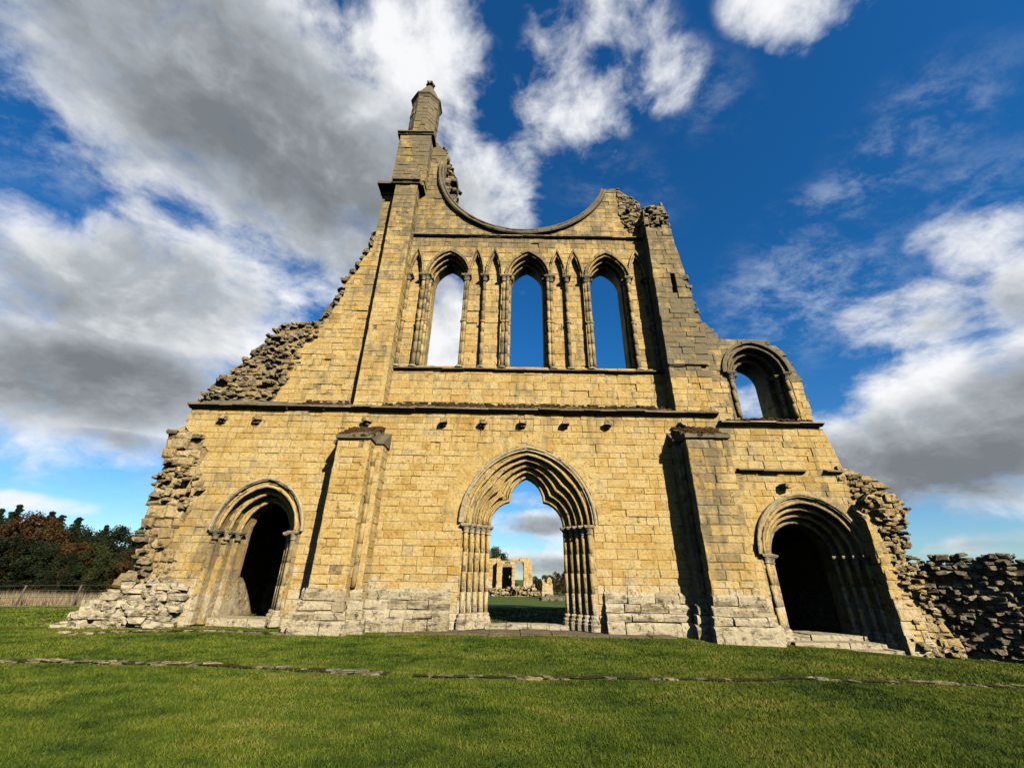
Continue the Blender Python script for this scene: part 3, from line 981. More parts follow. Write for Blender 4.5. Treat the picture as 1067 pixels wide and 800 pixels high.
# --- upper panel: windows between the two piers
win_out = [arch(c, 14.62, 1.02, 1.54) for c in WC]
win_in = [arch(c - .02, 14.62, .775, 1.16) for c in WC]
bl_out = [arch(c, 14.62, w, 1.62) for (c, w) in BLIND]
rc, rz, rR = (0.45, 22.0, 4.42)
ZS = 9.66


def rose_arc(r, a0, a1, n=44): return [(rc + r * math.cos(R(a0 + (a1 - a0) * i / n)), rz + r * math.sin(R(a0 + (a1 - a0) * i / n))) for i in range(n + 1)]


ur = [xz(*p, YU) for p in ((641, 196), (650, 202), (657, 206), (664, 208), (667, 218), (676, 217), (690, 212), (695, 222))]
ul = [xz(*p, YU) for p in ((451, 147), (456, 148), (459, 156), (465, 158))]
up_out = [(-5.2, 7.5), (6.55, 7.5), (6.55, 18.0)] + list(reversed(ur)) + list(reversed(rose_arc(rR, 168, 341.5))) + list(reversed(ul)) + [(-5.2, 25.4)]
mb = MB()
ashlar(mb, front(YU), [up_out] + [hole(w, ZS) for w in win_out] + [hole(w, ZS) for w in bl_out], 21, rag=0.0, ch=(.26, .38), miss=.003)
mb.build('upper_wall', M_ASH, abbey)
mb = MB()
core = [(-5.25, 7.4), (7.9, 7.4), (7.6, 12.0), (7.2, 16.0), (7.1, 18.0), (7.0, 18.6)] + [(p[0], p[1] - .12) for p in reversed(ur)] + list(reversed(rose_arc(rR + .03, 171, 341))) + [(p[0] - .02, p[1] - .15) for p in reversed(ul)] + [(-5.25, 25.2)]
slab(mb, [core] + [hole(arch(c, 14.62, .96, 1.46), ZS) for c in WC] + [], YU + .31, 16.95)
mb.build('wall_core', M_CORE, abbey)
# front half of the core stops short of the blind recesses
mb = MB()
slab(mb, [core] + [hole(arch(c, 14.62, .97, 1.48), ZS) for c in WC] + [hole(arch(c, 14.62, w + .03, 1.66), ZS) for (c, w) in BLIND], YU + .06, YU + .30)
mb.build('wall_core', M_CORE, abbey)
# lancet windows
for i, c in enumerate(WC):
    w = empty('window', (c, YU, ZS), None, None, None, abbey)
    for k in range(3):
        a = lerp(win_out[i], win_in[i], (k + 1) / 3); b = lerp(win_out[i], win_in[i], k / 3)
        ya = YU + .015 + k * .26
        mb = MB()
        pin = with_jambs(a, ZS); po_ = with_jambs(b, ZS)
        po_ = [(x, pin[j][1]) if (j < (len(pin) - len(a)) / 2 or j >= (len(pin) + len(a)) / 2) else (x, z) for j, (x, z) in enumerate(po_)]
        voussoirs(mb, pin, po_, ya, 16.93, 1000 + i * 10 + k)
        mb.build('arch_order', M_MOULD, w)
        mb = MB(); roll(mb, lerp(win_out[i], win_in[i], (k + .86) / 3), ya, .055, 1100 + i * 10 + k); mb.build('roll_moulding', M_MOULD, w, True)
        if k < 2:
            for sgn in (-1, 1):
                x = (a[0][0] - .02) if sgn < 0 else (a[-1][0] + .02)
                mb = MB(); shaft(mb, x, ya - .04, ZS + .12, 14.35, .075, 1200 + i * 10 + k * 2 + sgn); mb.build('shaft', M_MOULD, w, True)
                mb = MB(); capital(mb, x, ya - .04, 14.34, .085, .30, 1300 + i * 10 + k); mb.build('capital', M_CAP, w)
    mb = MB()
    ho = [(c + (x - c) * 1.09, 14.62 + (z - 14.62) * 1.09) for (x, z) in win_out[i]]
    hi = [(c + (x - c) * .98, 14.62 + (z - 14.62) * .98) for (x, z) in win_out[i]]
    voussoirs(mb, hi, ho, YU - .13, YU + .05, 1400 + i, per=2); mb.build('hood_mould', M_MOULD, w)

# blind lancets
for i, (c, hw) in enumerate(BLIND):
    w = empty('blind_arch', (c, YU, ZS), None, None, None, abbey)
    a = arch(c, 14.62, hw - .07, 1.42); b = bl_out[i]
    mb = MB(); ashlar(mb, front(YU + .20), [hole(arch(c, 14.62, hw + .02, 1.62), ZS)], 800 + i, ch=(.26, .36), bl=(.4, .8), depth=.08)
    mb.build('recess_back', M_ASH, w)
    mb = MB(); voussoirs(mb, a, b, YU + .01, YU + .17, 1500 + i, per=2)
    roll(mb, lerp(a, b, .25), YU + .005, .05, 1510 + i)
    mb.build('arch_order', M_MOULD, w)
    mb = MB()
    ho = [(c + (x - c) * 1.13, 14.62 + (z - 14.62) * 1.10) for (x, z) in b]; hi = [(c + (x - c) * .97, 14.62 + (z - 14.62) * .985) for (x, z) in b]
    voussoirs(mb, hi, ho, YU - .12, YU + .05, 1520 + i, per=2); mb.build('hood_mould', M_MOULD, w)
for i, x in enumerate((-5.02, -4.30, -2.28, -1.38, -.46, 1.78, 2.52, 3.42, 5.50, 6.36)):
    cc = empty('wall_shaft', (x, YU, ZS), None, None, None, abbey)
    mb = MB(); shaft(mb, x, YU + .02, ZS + .12, 14.34, .085, 1600 + i); mb.build('shaft', M_MOULD, cc, True)
    mb = MB(); capital(mb, x, YU + .0, 14.32, .10, .32, 1620 + i); mb.build('capital', M_CAP, cc)
    mb = MB(); base_(mb, x, YU + .02, ZS, .10, .14, 1640 + i); mb.build('base', M_PALE, cc)

mb = MB(); course(mb, -5.08, 6.44, YU, ZS - .08, .16, .15, 61, slope=.6, seg=(.8, 1.4)); mb.build('window_sill', M_STR, abbey)
mb = MB(); course(mb, -5.08, 6.60, YU, 17.18, .15, .15, 62, slope=.5, broken=.03); mb.build('string_course', M_CAP, abbey)
# rose rim
rim = empty('rose_window', (rc, YU, rz - rR), 'lower half of the lost rose window', None, None, abbey)
mb = MB(); voussoirs(mb, rose_arc(rR + .30, 176, 341, 48), rose_arc(rR + .0, 176, 341, 48), YU - .16, YU + .7, 71, per=2); mb.build('rim', M_STR, rim)
mb = MB(); roll(mb, rose_arc(rR + .22, 176, 341, 48), YU - .15, .07, 72); roll(mb, rose_arc(rR + .05, 176, 341, 48), YU - .14, .06, 73); mb.build('roll_moulding', M_STR, rim, True)

# --- left pier, upper stage, turret
PL0, PL1 = -6.23, -5.09
pier = empty('stair_turret', (-5.7, YP, 7.5), 'left stair turret rising to an octagonal pinnacle', None, None, abbey)
mb = MB()
ashlar(mb, front(YP), [[(PL0, 7.45), (PL1, 7.45), (PL1, 20.1), (PL0, 20.1)]], 81, depth=.3)
ashlar(mb, Fr((PL1, YP, 0), (0, 1, 0), (1, 0, 0)), [[(.005, 7.5), (.8, 7.5), (.8, 20.1), (.005, 20.1)]], 82, depth=.2)
ashlar(mb, Fr((PL0, YP, 0), (0, 1, 0), (-1, 0, 0)), [[(.005, 7.5), (.7, 7.5), (.7, 20.1), (.005, 20.1)]], 83, depth=.2)
# flank, set back
ashlar(mb, front(YU), [[(-7.06, 17.2), (PL0 + .1, 17.2), (PL0 + .1, 20.1), (-7.06, 20.1)]], 84, depth=.3)
ashlar(mb, Fr((-7.06, YU, 0), (0, 1, 0), (-1, 0, 0)), [[(.005, 15.5), (1.4, 15.5), (1.4, 20.1), (.005, 20.1)]], 85, depth=.2)
mb.build('pier', M_ASH, pier)
mb = MB()
bx(mb, PL0 + .03, PL1 - .03, YP + .03, 17.1, 7.4, 20.1); bx(mb, -7.03, PL0 + .2, YU + .04, 17.1, 14, 20.1)
bx(mb, -6.45, -4.80, YP + .05, 17.1, 20.05, 24.1)
mb.build('pier_core', M_CORE, pier)
mb = MB()
course(mb, -7.2, PL0 + .0, YU, 20.2, .22, .34, 86, slope=.3); course(mb, PL0 - .15, PL1 + .15, YP, 20.2, .22, .34, 87, slope=.3)
for (xa, s_) in ((PL1, 1),):
    bx(mb, xa, xa + .2, YP, YU + .1, 20.08, 20.30, (.4, .4, 0))
bx(mb, -7.22, PL1 + .12, YP + .02 , 17.0, 20.12, 20.28, (.4, .4, 0))
mb.build('cornice', M_STR, pier)
mb = MB()
ashlar(mb, front(YP), [[(-6.5, 20.3), (-4.76, 20.3), (-4.76, 24.0), (-6.5, 24.0)]], 88, depth=.3)
ashlar(mb, Fr((-4.76, YP, 0), (0, 1, 0), (1, 0, 0)), [[(.005, 20.3), (2, 20.3), (2, 24), (.005, 24)]], 89, depth=.2)
ashlar(mb, Fr((-6.5, YP, 0), (0, 1, 0), (-1, 0, 0)), [[(.005, 20.3), (2, 20.3), (2, 24), (.005, 24)]], 90, depth=.2)
mb.build('upper_stage', M_ASH, pier)
mb = MB()
course(mb, -6.64, -4.62, YP, 24.12, .17, .24, 91, slope=.3)
bx(mb, -6.66, -4.60, YP + .01, 16.9, 24.03, 24.22, (.4, .45, 0)); mb.build('cornice', M_STR, pier)
TX, TY = -5.60, YP + .92
mb = MB(); rr = random.Random(92)
z = 24.2; rad = .84; k = 8
while z < 28.0:
    z1 = min(28.0, z + rr.uniform(.26, .38))
    for s_ in range(k):
        a0 = 2 * math.pi * s_ / k + math.pi / 8; a1 = a0 + 2 * math.pi / k
        p0 = Vector((TX + rad * math.cos(a0), TY + rad * math.sin(a0), 0)); p1 = Vector((TX + rad * math.cos(a1), TY + rad * math.sin(a1), 0))
        u = (p1 - p0); L = u.length; u.normalize(); nn = Vector((u.y, -u.x, 0))
        cut = rr.uniform(.25, .45)
        for (q0, q1) in ((0, cut), (cut, L)):
            block(mb, Fr(p0, u, nn), (q0 + .005, z + .006, q1 - .005, z1 - .006, q0 + .005, q1 - .005), rr.gauss(0, .012), -.15, .014, tint_at(TX, TY, z, rr), rr)
    z = z1
mb.build('turret_shaft', M_ASH, pier)
mb = MB()
def octo(prof, t): lathe(mb, TX, TY, prof, 8, t)
octo([(.79, 24.2), (.79, 28.05)], (.4, .3, 0)); octo([(.98, 24.15), (.96, 24.30), (.87, 24.42)], (.4, .4, 0))
mb.build('turret_core', M_CORE, pier)
mb = MB(); octo([(.85, 27.85), (.90, 27.98), (.98, 28.06), (.98, 28.16), (.86, 28.28), (.50, 29.25), (.18, 30.05), (.12, 30.12)], (.4, .45, 0)); mb.build('spire_cap', M_STR, pier)
mb = MB()
lathe(mb, TX, TY, [(.12, 30.08), (.10, 30.22), (.2, 30.30), (.12, 30.37), (.1, 30.47), (.05, 30.62), (.02, 30.70)], 8, (.3, .4, 0))
for a in range(6):
    an = a * math.pi / 3; rock(mb, (TX + .2 * math.cos(an), TY + .2 * math.sin(an), 30.35), (.10, .10, .12), rr, (.3, .4, 0), .5)
mb.build('finial', M_STR, pier)

# --- wall left of the pier, breaking away into rubble
lp = [xz(*p, YU) for p in ((389, 250), (386, 262), (380, 270), (371, 283), (360, 294), (355, 310), (348, 322))]
al = [(-9.9, 7.5), (PL0 + .02, 7.5), (PL0 + .02, 17.2), (-7.06, 17.2)] + lp + [xz(*p, YU) for p in ((334, 338), (320, 352), (306, 372), (292, 395))]
mb = MB(); ashlar(mb, front(YU), [al], 93, rag=.10, relief=.015)
mb.build('side_wall', M_ASH, abbey)
lo = [xz(*p, YU + .2) for p in ((206, 418), (222, 405), (240, 388), (262, 373), (278, 359), (293, 343), (300, 339), (318, 339), (335, 337), (348, 324))]
mb = MB(); slab(mb, [list(reversed([(lo[0][0], 7.4)] + [(p[0] + .12, p[1] - .1) for p in lo] + [(p[0] + .1, p[1]) for p in reversed(lp)] + [(PL0 + .1, 17.0), (PL0 + .1, 7.4)]))], YU + .1, 17.0)
mb.build('side_wall_core', M_CORE, abbey)
mb = MB()
reg = [(lo[0][0], 7.55)] + lo + [xz(*p, YU) for p in ((345, 330), (330, 350), (318, 366), (300, 395), (285, 415))]
ashlar(mb, front(YU + .06), [list(reversed(reg))], 941, ch=(.15, .30), bl=(.18, .5), joint=.016, depth=.3, relief=.055, chip=.03, rag=.12, miss=.07, jt=.04, grey=.26)
rubble(mb, reg, lambda x, z: YU + .10 - .06 * math.sin(x * 2.1 + z), 94, size=(.20, .18, .12), jit=.07, g=.25, keep=.45)
rubble(mb, reg, lambda x, z: YU + .75, 95, size=(.28, .3, .15), jit=.2, g=.25)
mb.build('broken_rubble', M_RUB, abbey)
mb = MB(); rr = random.Random(96)
for (px, py) in ((390, 247), (387, 257), (384, 264), (380, 270), (374, 279), (368, 286), (361, 293), (357, 303), (353, 312), (349, 320), (343, 327), (338, 334)):
    for q in range(3):
        p = at(px + rr.uniform(-1, 3), py + rr.uniform(-3, 3), YU + .2 + q * .45)
        rock(mb, p, (.22 * rr.uniform(.6, 1.3), .25, .15 * rr.uniform(.7, 1.3)), rr, (rr.random(), .5, rr.choice((0, 0, .4))))
mb.build('broken_edge', M_RUB, abbey)

# --- left broken end of the lower wall
lr = [xz(*p, YL) for p in ((200, 421), (195, 440), (178, 447), (173, 465), (168, 485), (158, 510), (150, 530), (146, 552), (138, 572), (135, 590), (120, 606), (95, 632), (84, 652))]
reg = [(-10.9, -.1), (-11.0, 2.0), (-11.3, 3.2), (-11.0, 4.2), (-11.4, 5.4), (-11.6, 6.2), (-12.3, 6.5)] + lr
mb = MB()
ashlar(mb, front(YL + .03), [list(reversed(reg))], 101, ch=(.24, .44), bl=(.26, .7), joint=.012, depth=.35, relief=.045, chip=.035, rag=.12, miss=.10, jt=.035, grey=.06)
ashlar(mb, front(YL + .16), [list(reversed(reg))], 1011, ch=(.22, .40), bl=(.24, .6), joint=.016, depth=.3, relief=.06, chip=.04, rag=.12, miss=.05, jt=.05, grey=.15)
mb.build('broken_end', M_EDGE, abbey)
mb = MB()
rubble(mb, reg, lambda x, z: YL + .16 + .16 * math.sin(z * 2.3 + x), 102, size=(.19, .16, .10), jit=.07, g=.3, keep=.30)
rubble(mb, reg, lambda x, z: YL + .9, 1021, size=(.36, .3, .2), jit=.25, g=.2)
mb.build('rubble', M_RUB, abbey)
mb = MB()
slab(mb, [list(reversed([(p[0] + .22, p[1]) for p in reg]))], YL + .22, 16.2); mb.build('end_core', M_CORE, abbey)
# projecting tail stones
rr = random.Random(103)
for (px, py, w) in ((180, 450, .45), (207, 455, .42), (178, 482, .42), (163, 516, .4), (146, 562, .45), (136, 602, .5), (150, 584, .42)):
    p = at(px, py, YL + .0)
    mb = MB(); rock(mb, p, (w * .55, .20, .11), rr, (rr.random(), .5 if py < 520 else .3, 0), .08)
    mb.build('tail_stone', M_RUB, abbey)
# bleached rough footing on the left
mb = MB()
reg = [(-13.75, -.25), (-13.55, .35), (-13.0, .75), (-12.4, 1.2), (-11.8, 1.25), (-11.2, 1.4), (-10.55, 1.25), (-10.35, .3), (-10.3, -.25)]
rubble(mb, reg, lambda x, z: 14.62 + .30 * max(0, z) + .05 * math.sin(x * 3), 104, size=(.33, .26, .18), jit=.05, g=.0, b=.3, tilt=.10, step=.72)
slab(mb, [[(-13.4, -.25), (-13.1, .4), (-12.3, 1.0), (-11.2, 1.15), (-10.5, 1.05), (-10.35, -.25)]], 14.95, 15.4, (.5, .0, .3))
mb.build('footing', M_PALE, abbey)

# --- right pier, with its slit
rp = [xz(*p, YP) for p in ((690, 212), (696, 224), (699, 240), (703, 254), (709, 270), (714, 285), (719, 302), (724, 320), (731, 334))]
pr = [(6.46, 7.45), (8.02, 7.45), (8.30, 11.3)] + list(reversed(rp[2:])) + [(7.5, 17.6), (7.1, 17.2), (6.75, 17.35), (6.46, 17.1)]
slit = [(7.23, 13.2), (7.45, 13.2), (7.45, 14.45), (7.23, 14.45)]
rpier = empty('right_pier', (7.2, YP, 7.5), 'grey lichened right pier with narrow slit', None, None, abbey)
mb = MB()
ashlar(mb, front(YP), [pr, slit], 111, rag=.012, depth=.3, relief=.014)
ashlar(mb, Fr((6.46, YP, 0), (0, 1, 0), (-1, 0, 0)), [[(.005, 7.5), (.75, 7.5), (.75, 17.6), (.005, 17.1)]], 112, depth=.2)
mb.build('pier', M_ASH, rpier)
mb = MB()
slab(mb, [[(6.5, 7.4), (8.0, 7.4), (8.2, 11.2)] + [(p[0] - .12, p[1]) for p in reversed(rp[2:])] + [(6.5, 17.1)], slit], YP + .08, 17.0); mb.build('pier_core', M_CORE, rpier)
mb = MB(); rr = random.Random(113)
for i in range(len(rp) - 1):
    for q in range(6):
        a = rr.random(); x = rp[i][0] + (rp[i + 1][0] - rp[i][0]) * a; z = rp[i][1] + (rp[i + 1][1] - rp[i][1]) * a
        rock(mb, (x - .02, YP + .1 + rr.random() * 1.5, z), (.20 * rr.uniform(.6, 1.2), .22, .14 * rr.uniform(.7, 1.2)), rr, (rr.random(), .5, 0), .15)
mb.build('broken_edge', M_RUB, rpier)
mb = MB(); course(mb, 6.46, 8.05, YP, ZS - .05, .10, .12, 114, slope=.5); mb.build('string_course', M_STR, rpier)
rp_head = [xz(*p, YP) for p in ((688, 216), (694, 222), (697, 230), (699, 240))]
# crumbling head of the upper wall and of the pier
reg = [xz(*p, YP + .2) for p in ((640, 198), (650, 204), (657, 208), (664, 211), (667, 220), (676, 219), (690, 214), (697, 224), (699, 238), (701, 250), (690, 262), (680, 252), (672, 243), (655, 232), (646, 218))]
mb = MB()
regw = [p for p in reg if p[0] < 6.5] + []
hw_ = [xz(*p, YU) for p in ((641, 197), (650, 203), (657, 207), (664, 210), (667, 219), (676, 218), (682, 214))]
wallhead = hw_ + [(6.5, 17.4), (5.9, 17.5), (5.6, 18.3), (5.45, 19.2)]
ashlar(mb, front(YU - .05), [list(reversed(wallhead))], 1151, ch=(.14, .27), bl=(.18, .42), joint=.02, depth=.3, relief=.045, chip=.03, rag=.08, miss=.10, jt=.035, grey=.34)
rubble(mb, wallhead, lambda x, z: YU + .02, 1152, size=(.15, .10, .09), jit=.05, g=.35, keep=.28, tilt=.3)
rubble(mb, [(p[0], p[1] + .08) for p in wallhead], lambda x, z: YU + .75, 1153, size=(.22, .26, .12), jit=.35, g=.4, keep=.6, tilt=.3)
pierhead = [(6.46, 17.1), (6.75, 17.3), (7.1, 17.2), (7.5, 17.6)] + list(reversed(rp_head)) + [(6.5, rp_head[0][1] - .05)]
ashlar(mb, front(YP + .03), [pierhead], 1154, ch=(.14, .27), bl=(.18, .42), joint=.02, depth=.3, relief=.05, chip=.03, rag=.08, miss=.12, jt=.035, grey=.36)
ashlar(mb, Fr((6.46, YP + .03, 0), (0, 1, 0), (-1, 0, 0)), [[(.005, 17.0), (.75, 17.0), (.75, 18.3), (.005, rp_head[0][1] - .1)]], 1155, depth=.2, jt=.03, grey=.36)
rubble(mb, pierhead, lambda x, z: YP + .08, 1156, size=(.15, .10, .09), jit=.05, g=.35, keep=.28, tilt=.3)
rubble(mb, pierhead, lambda x, z: YP + 1.1, 1157, size=(.22, .3, .12), jit=.45, g=.4, keep=.6, tilt=.3)
slab(mb, [list(reversed([(p[0] - .06, p[1] - .12) for p in pierhead]))], YP + .2, 17.0, (.4, .4, 0))
mb.build('crumbling_head', M_RUB, abbey)
stub = [xz(*p, 16.35) for p in ((450, 147), (457, 148), (459, 156), (466, 158), (467, 166), (471, 176), (475, 184), (478, 189), (475, 198), (477, 208), (470, 208), (460, 198), (453, 182))]
mb = MB()
ashlar(mb, front(16.30), [list(reversed(stub))], 1161, ch=(.18, .34), bl=(.2, .5), joint=.02, depth=.4, relief=.05, chip=.03, rag=.05, miss=.04, jt=.03, grey=.5)
slab(mb, [list(reversed([(p[0] - .05, p[1] - .06) for p in stub]))], 16.40, 17.05, (.4, .5, 0))
rubble(mb, stub, lambda x, z: 16.75, 1162, size=(.2, .3, .15), jit=.2, g=.5, keep=.8)
mb.build('broken_edge', M_RUB, abbey)

# --- right aisle: window wall over the right door
AWY = YP + .05
aw_out = arch(10.05, 9.30, 1.32, 1.42); aw_in = arch(10.12, 9.30, .72, .84)
awp = [xz(*p, AWY) for p in ((735, 336), (742, 345), (752, 354), (763, 356), (775, 354), (786, 353), (797, 355), (808, 361), (818, 369), (828, 383), (835, 398), (841, 417), (847, 436))]
aww = [(7.95, 7.0), (11.85, 7.0)] + list(reversed(awp)) + [(7.95, awp[0][1])]
aisle = empty('aisle_window', (10.05, AWY, 7.1), 'broken round arched window of the right aisle', None, None, abbey)
mb = MB(); ashlar(mb, front(AWY), [aww, hole(aw_out, 7.25)], 121, rag=.04, relief=.014); mb.build('window_wall', M_ASH, aisle)
mb = MB(); slab(mb, [[(7.95, 7.0), (11.75, 7.0)] + [(p[0] - .1, p[1] - .1) for p in reversed(awp)] + [(7.95, awp[0][1])], hole(arch(10.05, 9.30, 1.25, 1.35), 7.25)], AWY + .06, 16.6); mb.build('wall_core', M_CORE, aisle)
for k in range(3):
    a = lerp(aw_out, aw_in, (k + 1) / 3); b = lerp(aw_out, aw_in, k / 3); ya = AWY + .02 + k * .3
    mb = MB(); pin = with_jambs(a, 7.25); po_ = with_jambs(b, 7.25); voussoirs(mb, pin, po_, ya, 16.62, 130 + k); mb.build('arch_order', M_MOULD, aisle)
    mb = MB(); roll(mb, lerp(aw_out, aw_in, (k + .86) / 3), ya, .06, 135 + k); mb.build('roll_moulding', M_MOULD, aisle, True)
    for x, s_ in ((a[0][0] - .02, 0), (a[-1][0] + .02, 1)):
        if k == 2: continue
        mb = MB(); shaft(mb, x, ya - .03, 7.4, 9.05, .08, 140 + k, ring=False); mb.build('shaft', M_MOULD, aisle, True)
        mb = MB(); capital(mb, x, ya - .03, 9.0, .09, .3, 145 + k); mb.build('capital', M_CAP, aisle)
mb = MB()
ho = [(10.05 + (x - 10.05) * 1.07, 9.3 + (z - 9.3) * 1.07) for (x, z) in aw_out]; hi = [(10.05 + (x - 10.05) * .98, 9.3 + (z - 9.3) * .98) for (x, z) in aw_out]
voussoirs(mb, hi, ho, AWY - .12, AWY + .05, 150); mb.build('hood_mould', M_STR, aisle)
mb = MB(); moss(mb, 8.3, 11.7, YL - .15, AWY + .05, lambda x, y: 7.16, 151, 110, .07); moss(mb, 9.2, 11.2, AWY + .1, 16.3, lambda x, y: 7.33, 152, 160, .09); mb.build('moss', M_MOSS, aisle)
mb = MB(); rr = random.Random(153)
for i in range(len(awp) - 1):
    for q in range(7):
        a = rr.random(); x = awp[i][0] + (awp[i + 1][0] - awp[i][0]) * a; z = awp[i][1] + (awp[i + 1][1] - awp[i][1]) * a
        rock(mb, (x, AWY + .1 + rr.random() * 1.2, z - .05), (.17 * rr.uniform(.6, 1.3), .2, .11 * rr.uniform(.7, 1.2)), rr, (rr.random(), .5, 0), .2)
mb.build('broken_edge', M_RUB, aisle)

# --- right broken buttress and rubble end
BY = 14.5
bx0 = at(897, 525, BY).x
reg = [xz(*p, BY) for p in ((893, 528), (903, 520), (915, 510), (930, 512), (940, 522), (942, 540), (945, 556), (952, 575), (958, 596), (966, 618), (978, 640), (992, 655), (1004, 672))]
reg = [(bx0 + .05, -.55)] + [(bx0 + .05, reg[0][1])] + reg[1:] + [(reg[-1][0], -.6)]
rb = empty('broken_buttress', (bx0 + .8, BY, -.4), 'crumbled right corner buttress of rubble', None, None, abbey)
mb = MB(); slab(mb, [[(p[0] - (.15 if i > 3 else -.03), p[1] - .1) for i, p in enumerate(reg)]], BY + .16, 16.6); mb.build('buttress_core', M_CORE, rb)
mb = MB()
ash = [(bx0, -.6), (bx0 + .85, -.6), (bx0 + .75, .6), (bx0 + .42, 1.6), (bx0 + .38, 2.6), (bx0 + .30, reg[1][1] - .3), (bx0, reg[1][1] - .3)]
ashlar(mb, front(BY), [ash], 161, rag=.05, depth=.3, relief=.015)
ashlar(mb, Fr((bx0, BY, 0), (0, 1, 0), (-1, 0, 0)), [[(.005, -.6), (YL - BY, -.6), (YL - BY, 4.0), (.7, 4.2), (.005, reg[1][1] - .3)]], 162, depth=.2)
mb.build('buttress_face', M_ASH, rb)
mb = MB()
rreg = [(bx0 + .3, -.55), (bx0 + .28, reg[1][1])] + reg[2:]
ashlar(mb, front(BY + .04), [list(reversed(rreg))], 1631, ch=(.13, .28), bl=(.18, .5), joint=.018, depth=.3, relief=.045, chip=.03, rag=.10, miss=.07, jt=.035, grey=.06)
rubble(mb, reg, lambda x, z: BY + .16 + (.1 if x < bx0 + .4 else -.02) + .12 * math.sin(z * 3 + x * 2), 163, size=(.19, .18, .10), jit=.07, g=.2, b=.05, tilt=.25, keep=.45)
rubble(mb, reg, lambda x, z: BY + .8, 164, size=(.3, .3, .16), jit=.25, g=.3)
mb.build('rubble', M_EDGE, rb)
# rubble above, on the wall plane, stepping up to the aisle string
reg2 = [xz(*p, YL) for p in ((868, 480), (878, 486), (890, 490), (903, 495), (915, 502), (926, 508), (936, 518), (944, 530))] + [(13.4, 3.2), (12.3, 3.0), (12.0, 4.6), (11.95, 5.3)]
mb = MB(); ashlar(mb, front(YL + .02), [list(reversed(reg2))], 1651, ch=(.13, .27), bl=(.2, .5), joint=.018, depth=.3, relief=.05, chip=.03, rag=.12, miss=.06, jt=.035, grey=.14)
rubble(mb, reg2, lambda x, z: YL + .1, 165, size=(.18, .16, .10), jit=.07, g=.3, keep=.3); rubble(mb, reg2, lambda x, z: YL + .8, 166, size=(.24, .28, .14), jit=.2, g=.3, keep=.7)
mb.build('rubble', M_EDGE, rb)
mb = MB(); slab(mb, [list(reversed([(p[0] - .08, p[1] - .08) for p in reg2]))], YL + .14, 16.3); mb.build('rubble_core', M_CORE, rb)

# ------------------------------------------------------------------ low rubble wall to the right
A = Vector((13.75, 14.9, 0)); Bq = Vector((18.6, 10.1, 0))
dq = (Bq - A); Lq = dq.length; dq.normalize(); nq = Vector((dq.y, -dq.x, 0))
rw = empty('rubble_wall', (14.6, 12.2, gz(14.6, 12.2)), 'low dark rubble wall core running off from the right end of the ruin', 'ruined wall')
mb = MB(); rr = random.Random(171)
def topz(s): return 2.30 + .14 * math.sin(s * 2.1) + .22 * pnoise(Vector((s * 1.3, 2, 5))) + .05 * s
def lean_(s, z): return .12 * z + .30 * pnoise(Vector((s * .9, z * 1.1, 3)))
prof = [(-.3, -.7), (Lq + .4, -.7)] + [(Lq + .4 - k * .18, topz(Lq + .4 - k * .18) + rr.uniform(-.09, .09)) for k in range(int((Lq + .7) / .18) + 1)]
for (off, sd, ms) in ((0.0, 1711, .09), (-.12, 1712, .03)):
    ashlar(mb, Fr(A + nq * (off - .18), dq, nq), [prof], sd, ch=(.08, .19), bl=(.12, .42), joint=.016, depth=.3, relief=.05, chip=.03, rag=.12, miss=ms, jt=.035, grey=.12)
s_ = 0
while s_ < Lq:
    z = -.5
    while z < topz(s_) + .05:
        if rr.random() < .33:
            p = A + dq * (s_ + rr.uniform(-.1, .1)) + Vector((0, 0, z)) - nq * (.16 + rr.gauss(0, .05) + (rr.random() * .8 if z > topz(s_) - .2 else 0))
            rock(mb, p, (rr.uniform(.08, .2), .13, rr.uniform(.05, .1)), rr, (rr.random(), .2 + rr.uniform(-.3, .25), 0), .25)
        z += .14
    s_ += .17
mb.build('rubble_face', M_TAN, rw)
mb = MB()
for i in range(-2, 12):
    s0, s1 = i * Lq / 12, (i + 1) * Lq / 12
    q = [A + dq * s0 - nq * .30, A + dq * s1 - nq * .30, A + dq * s1 - nq * 1.3, A + dq * s0 - nq * 1.3]
    zt = min(topz(s0), topz(s1)) - .18
    mb.add([(p.x, p.y, -.7) for p in q] + [(p.x, p.y, zt) for p in q], [(0, 1, 5, 4), (1, 2, 6, 5), (2, 3, 7, 6), (3, 0, 4, 7), (4, 5, 6, 7)], (.4, .3, 0))
mb.build('wall_core', M_CORE, rw)

# ------------------------------------------------------------------ footings, path, loose stones
def footing(name, pts, seed, label, w=.22, h=.05, dens=1.0, big=1.0):
    f = MB(); rr = random.Random(seed)
    for i in range(len(pts) - 1):
        a, b = Vector((*pts[i], 0)), Vector((*pts[i + 1], 0)); L = (b - a).length; d = (b - a) / L; n = Vector((-d.y, d.x, 0))
        s = 0
        while s < L:
            q = rr.uniform(.10, .36) * big
            if rr.random() < dens * (.62 + .9 * pnoise(Vector((s * .9, seed, 0)))):
                for row in range(2):
                    p = a + d * s + n * (rr.uniform(-w, w) * .5)
                    rock(f, (p.x, p.y, gz(p.x, p.y) + .004), (q * .55, rr.uniform(.045, .085), h * rr.uniform(.5, .9)), rr, (rr.random(), rr.choice((.2, .5, .7)), rr.choice((-.4, -.4, .1))), .12)
            s += q * .8
    o = f.build(name, M_RUB); tag(o, label, 'stone footing')
    return o


def G(px, py):
    """where a sight line meets the lawn"""
    z = 0.0; d = at(px, py, 10) - EYE
    for _ in range(6):
        p = EYE + d * ((z - 1.5) / d.z); z = gz(p.x, p.y)
    return (p.x, p.y)



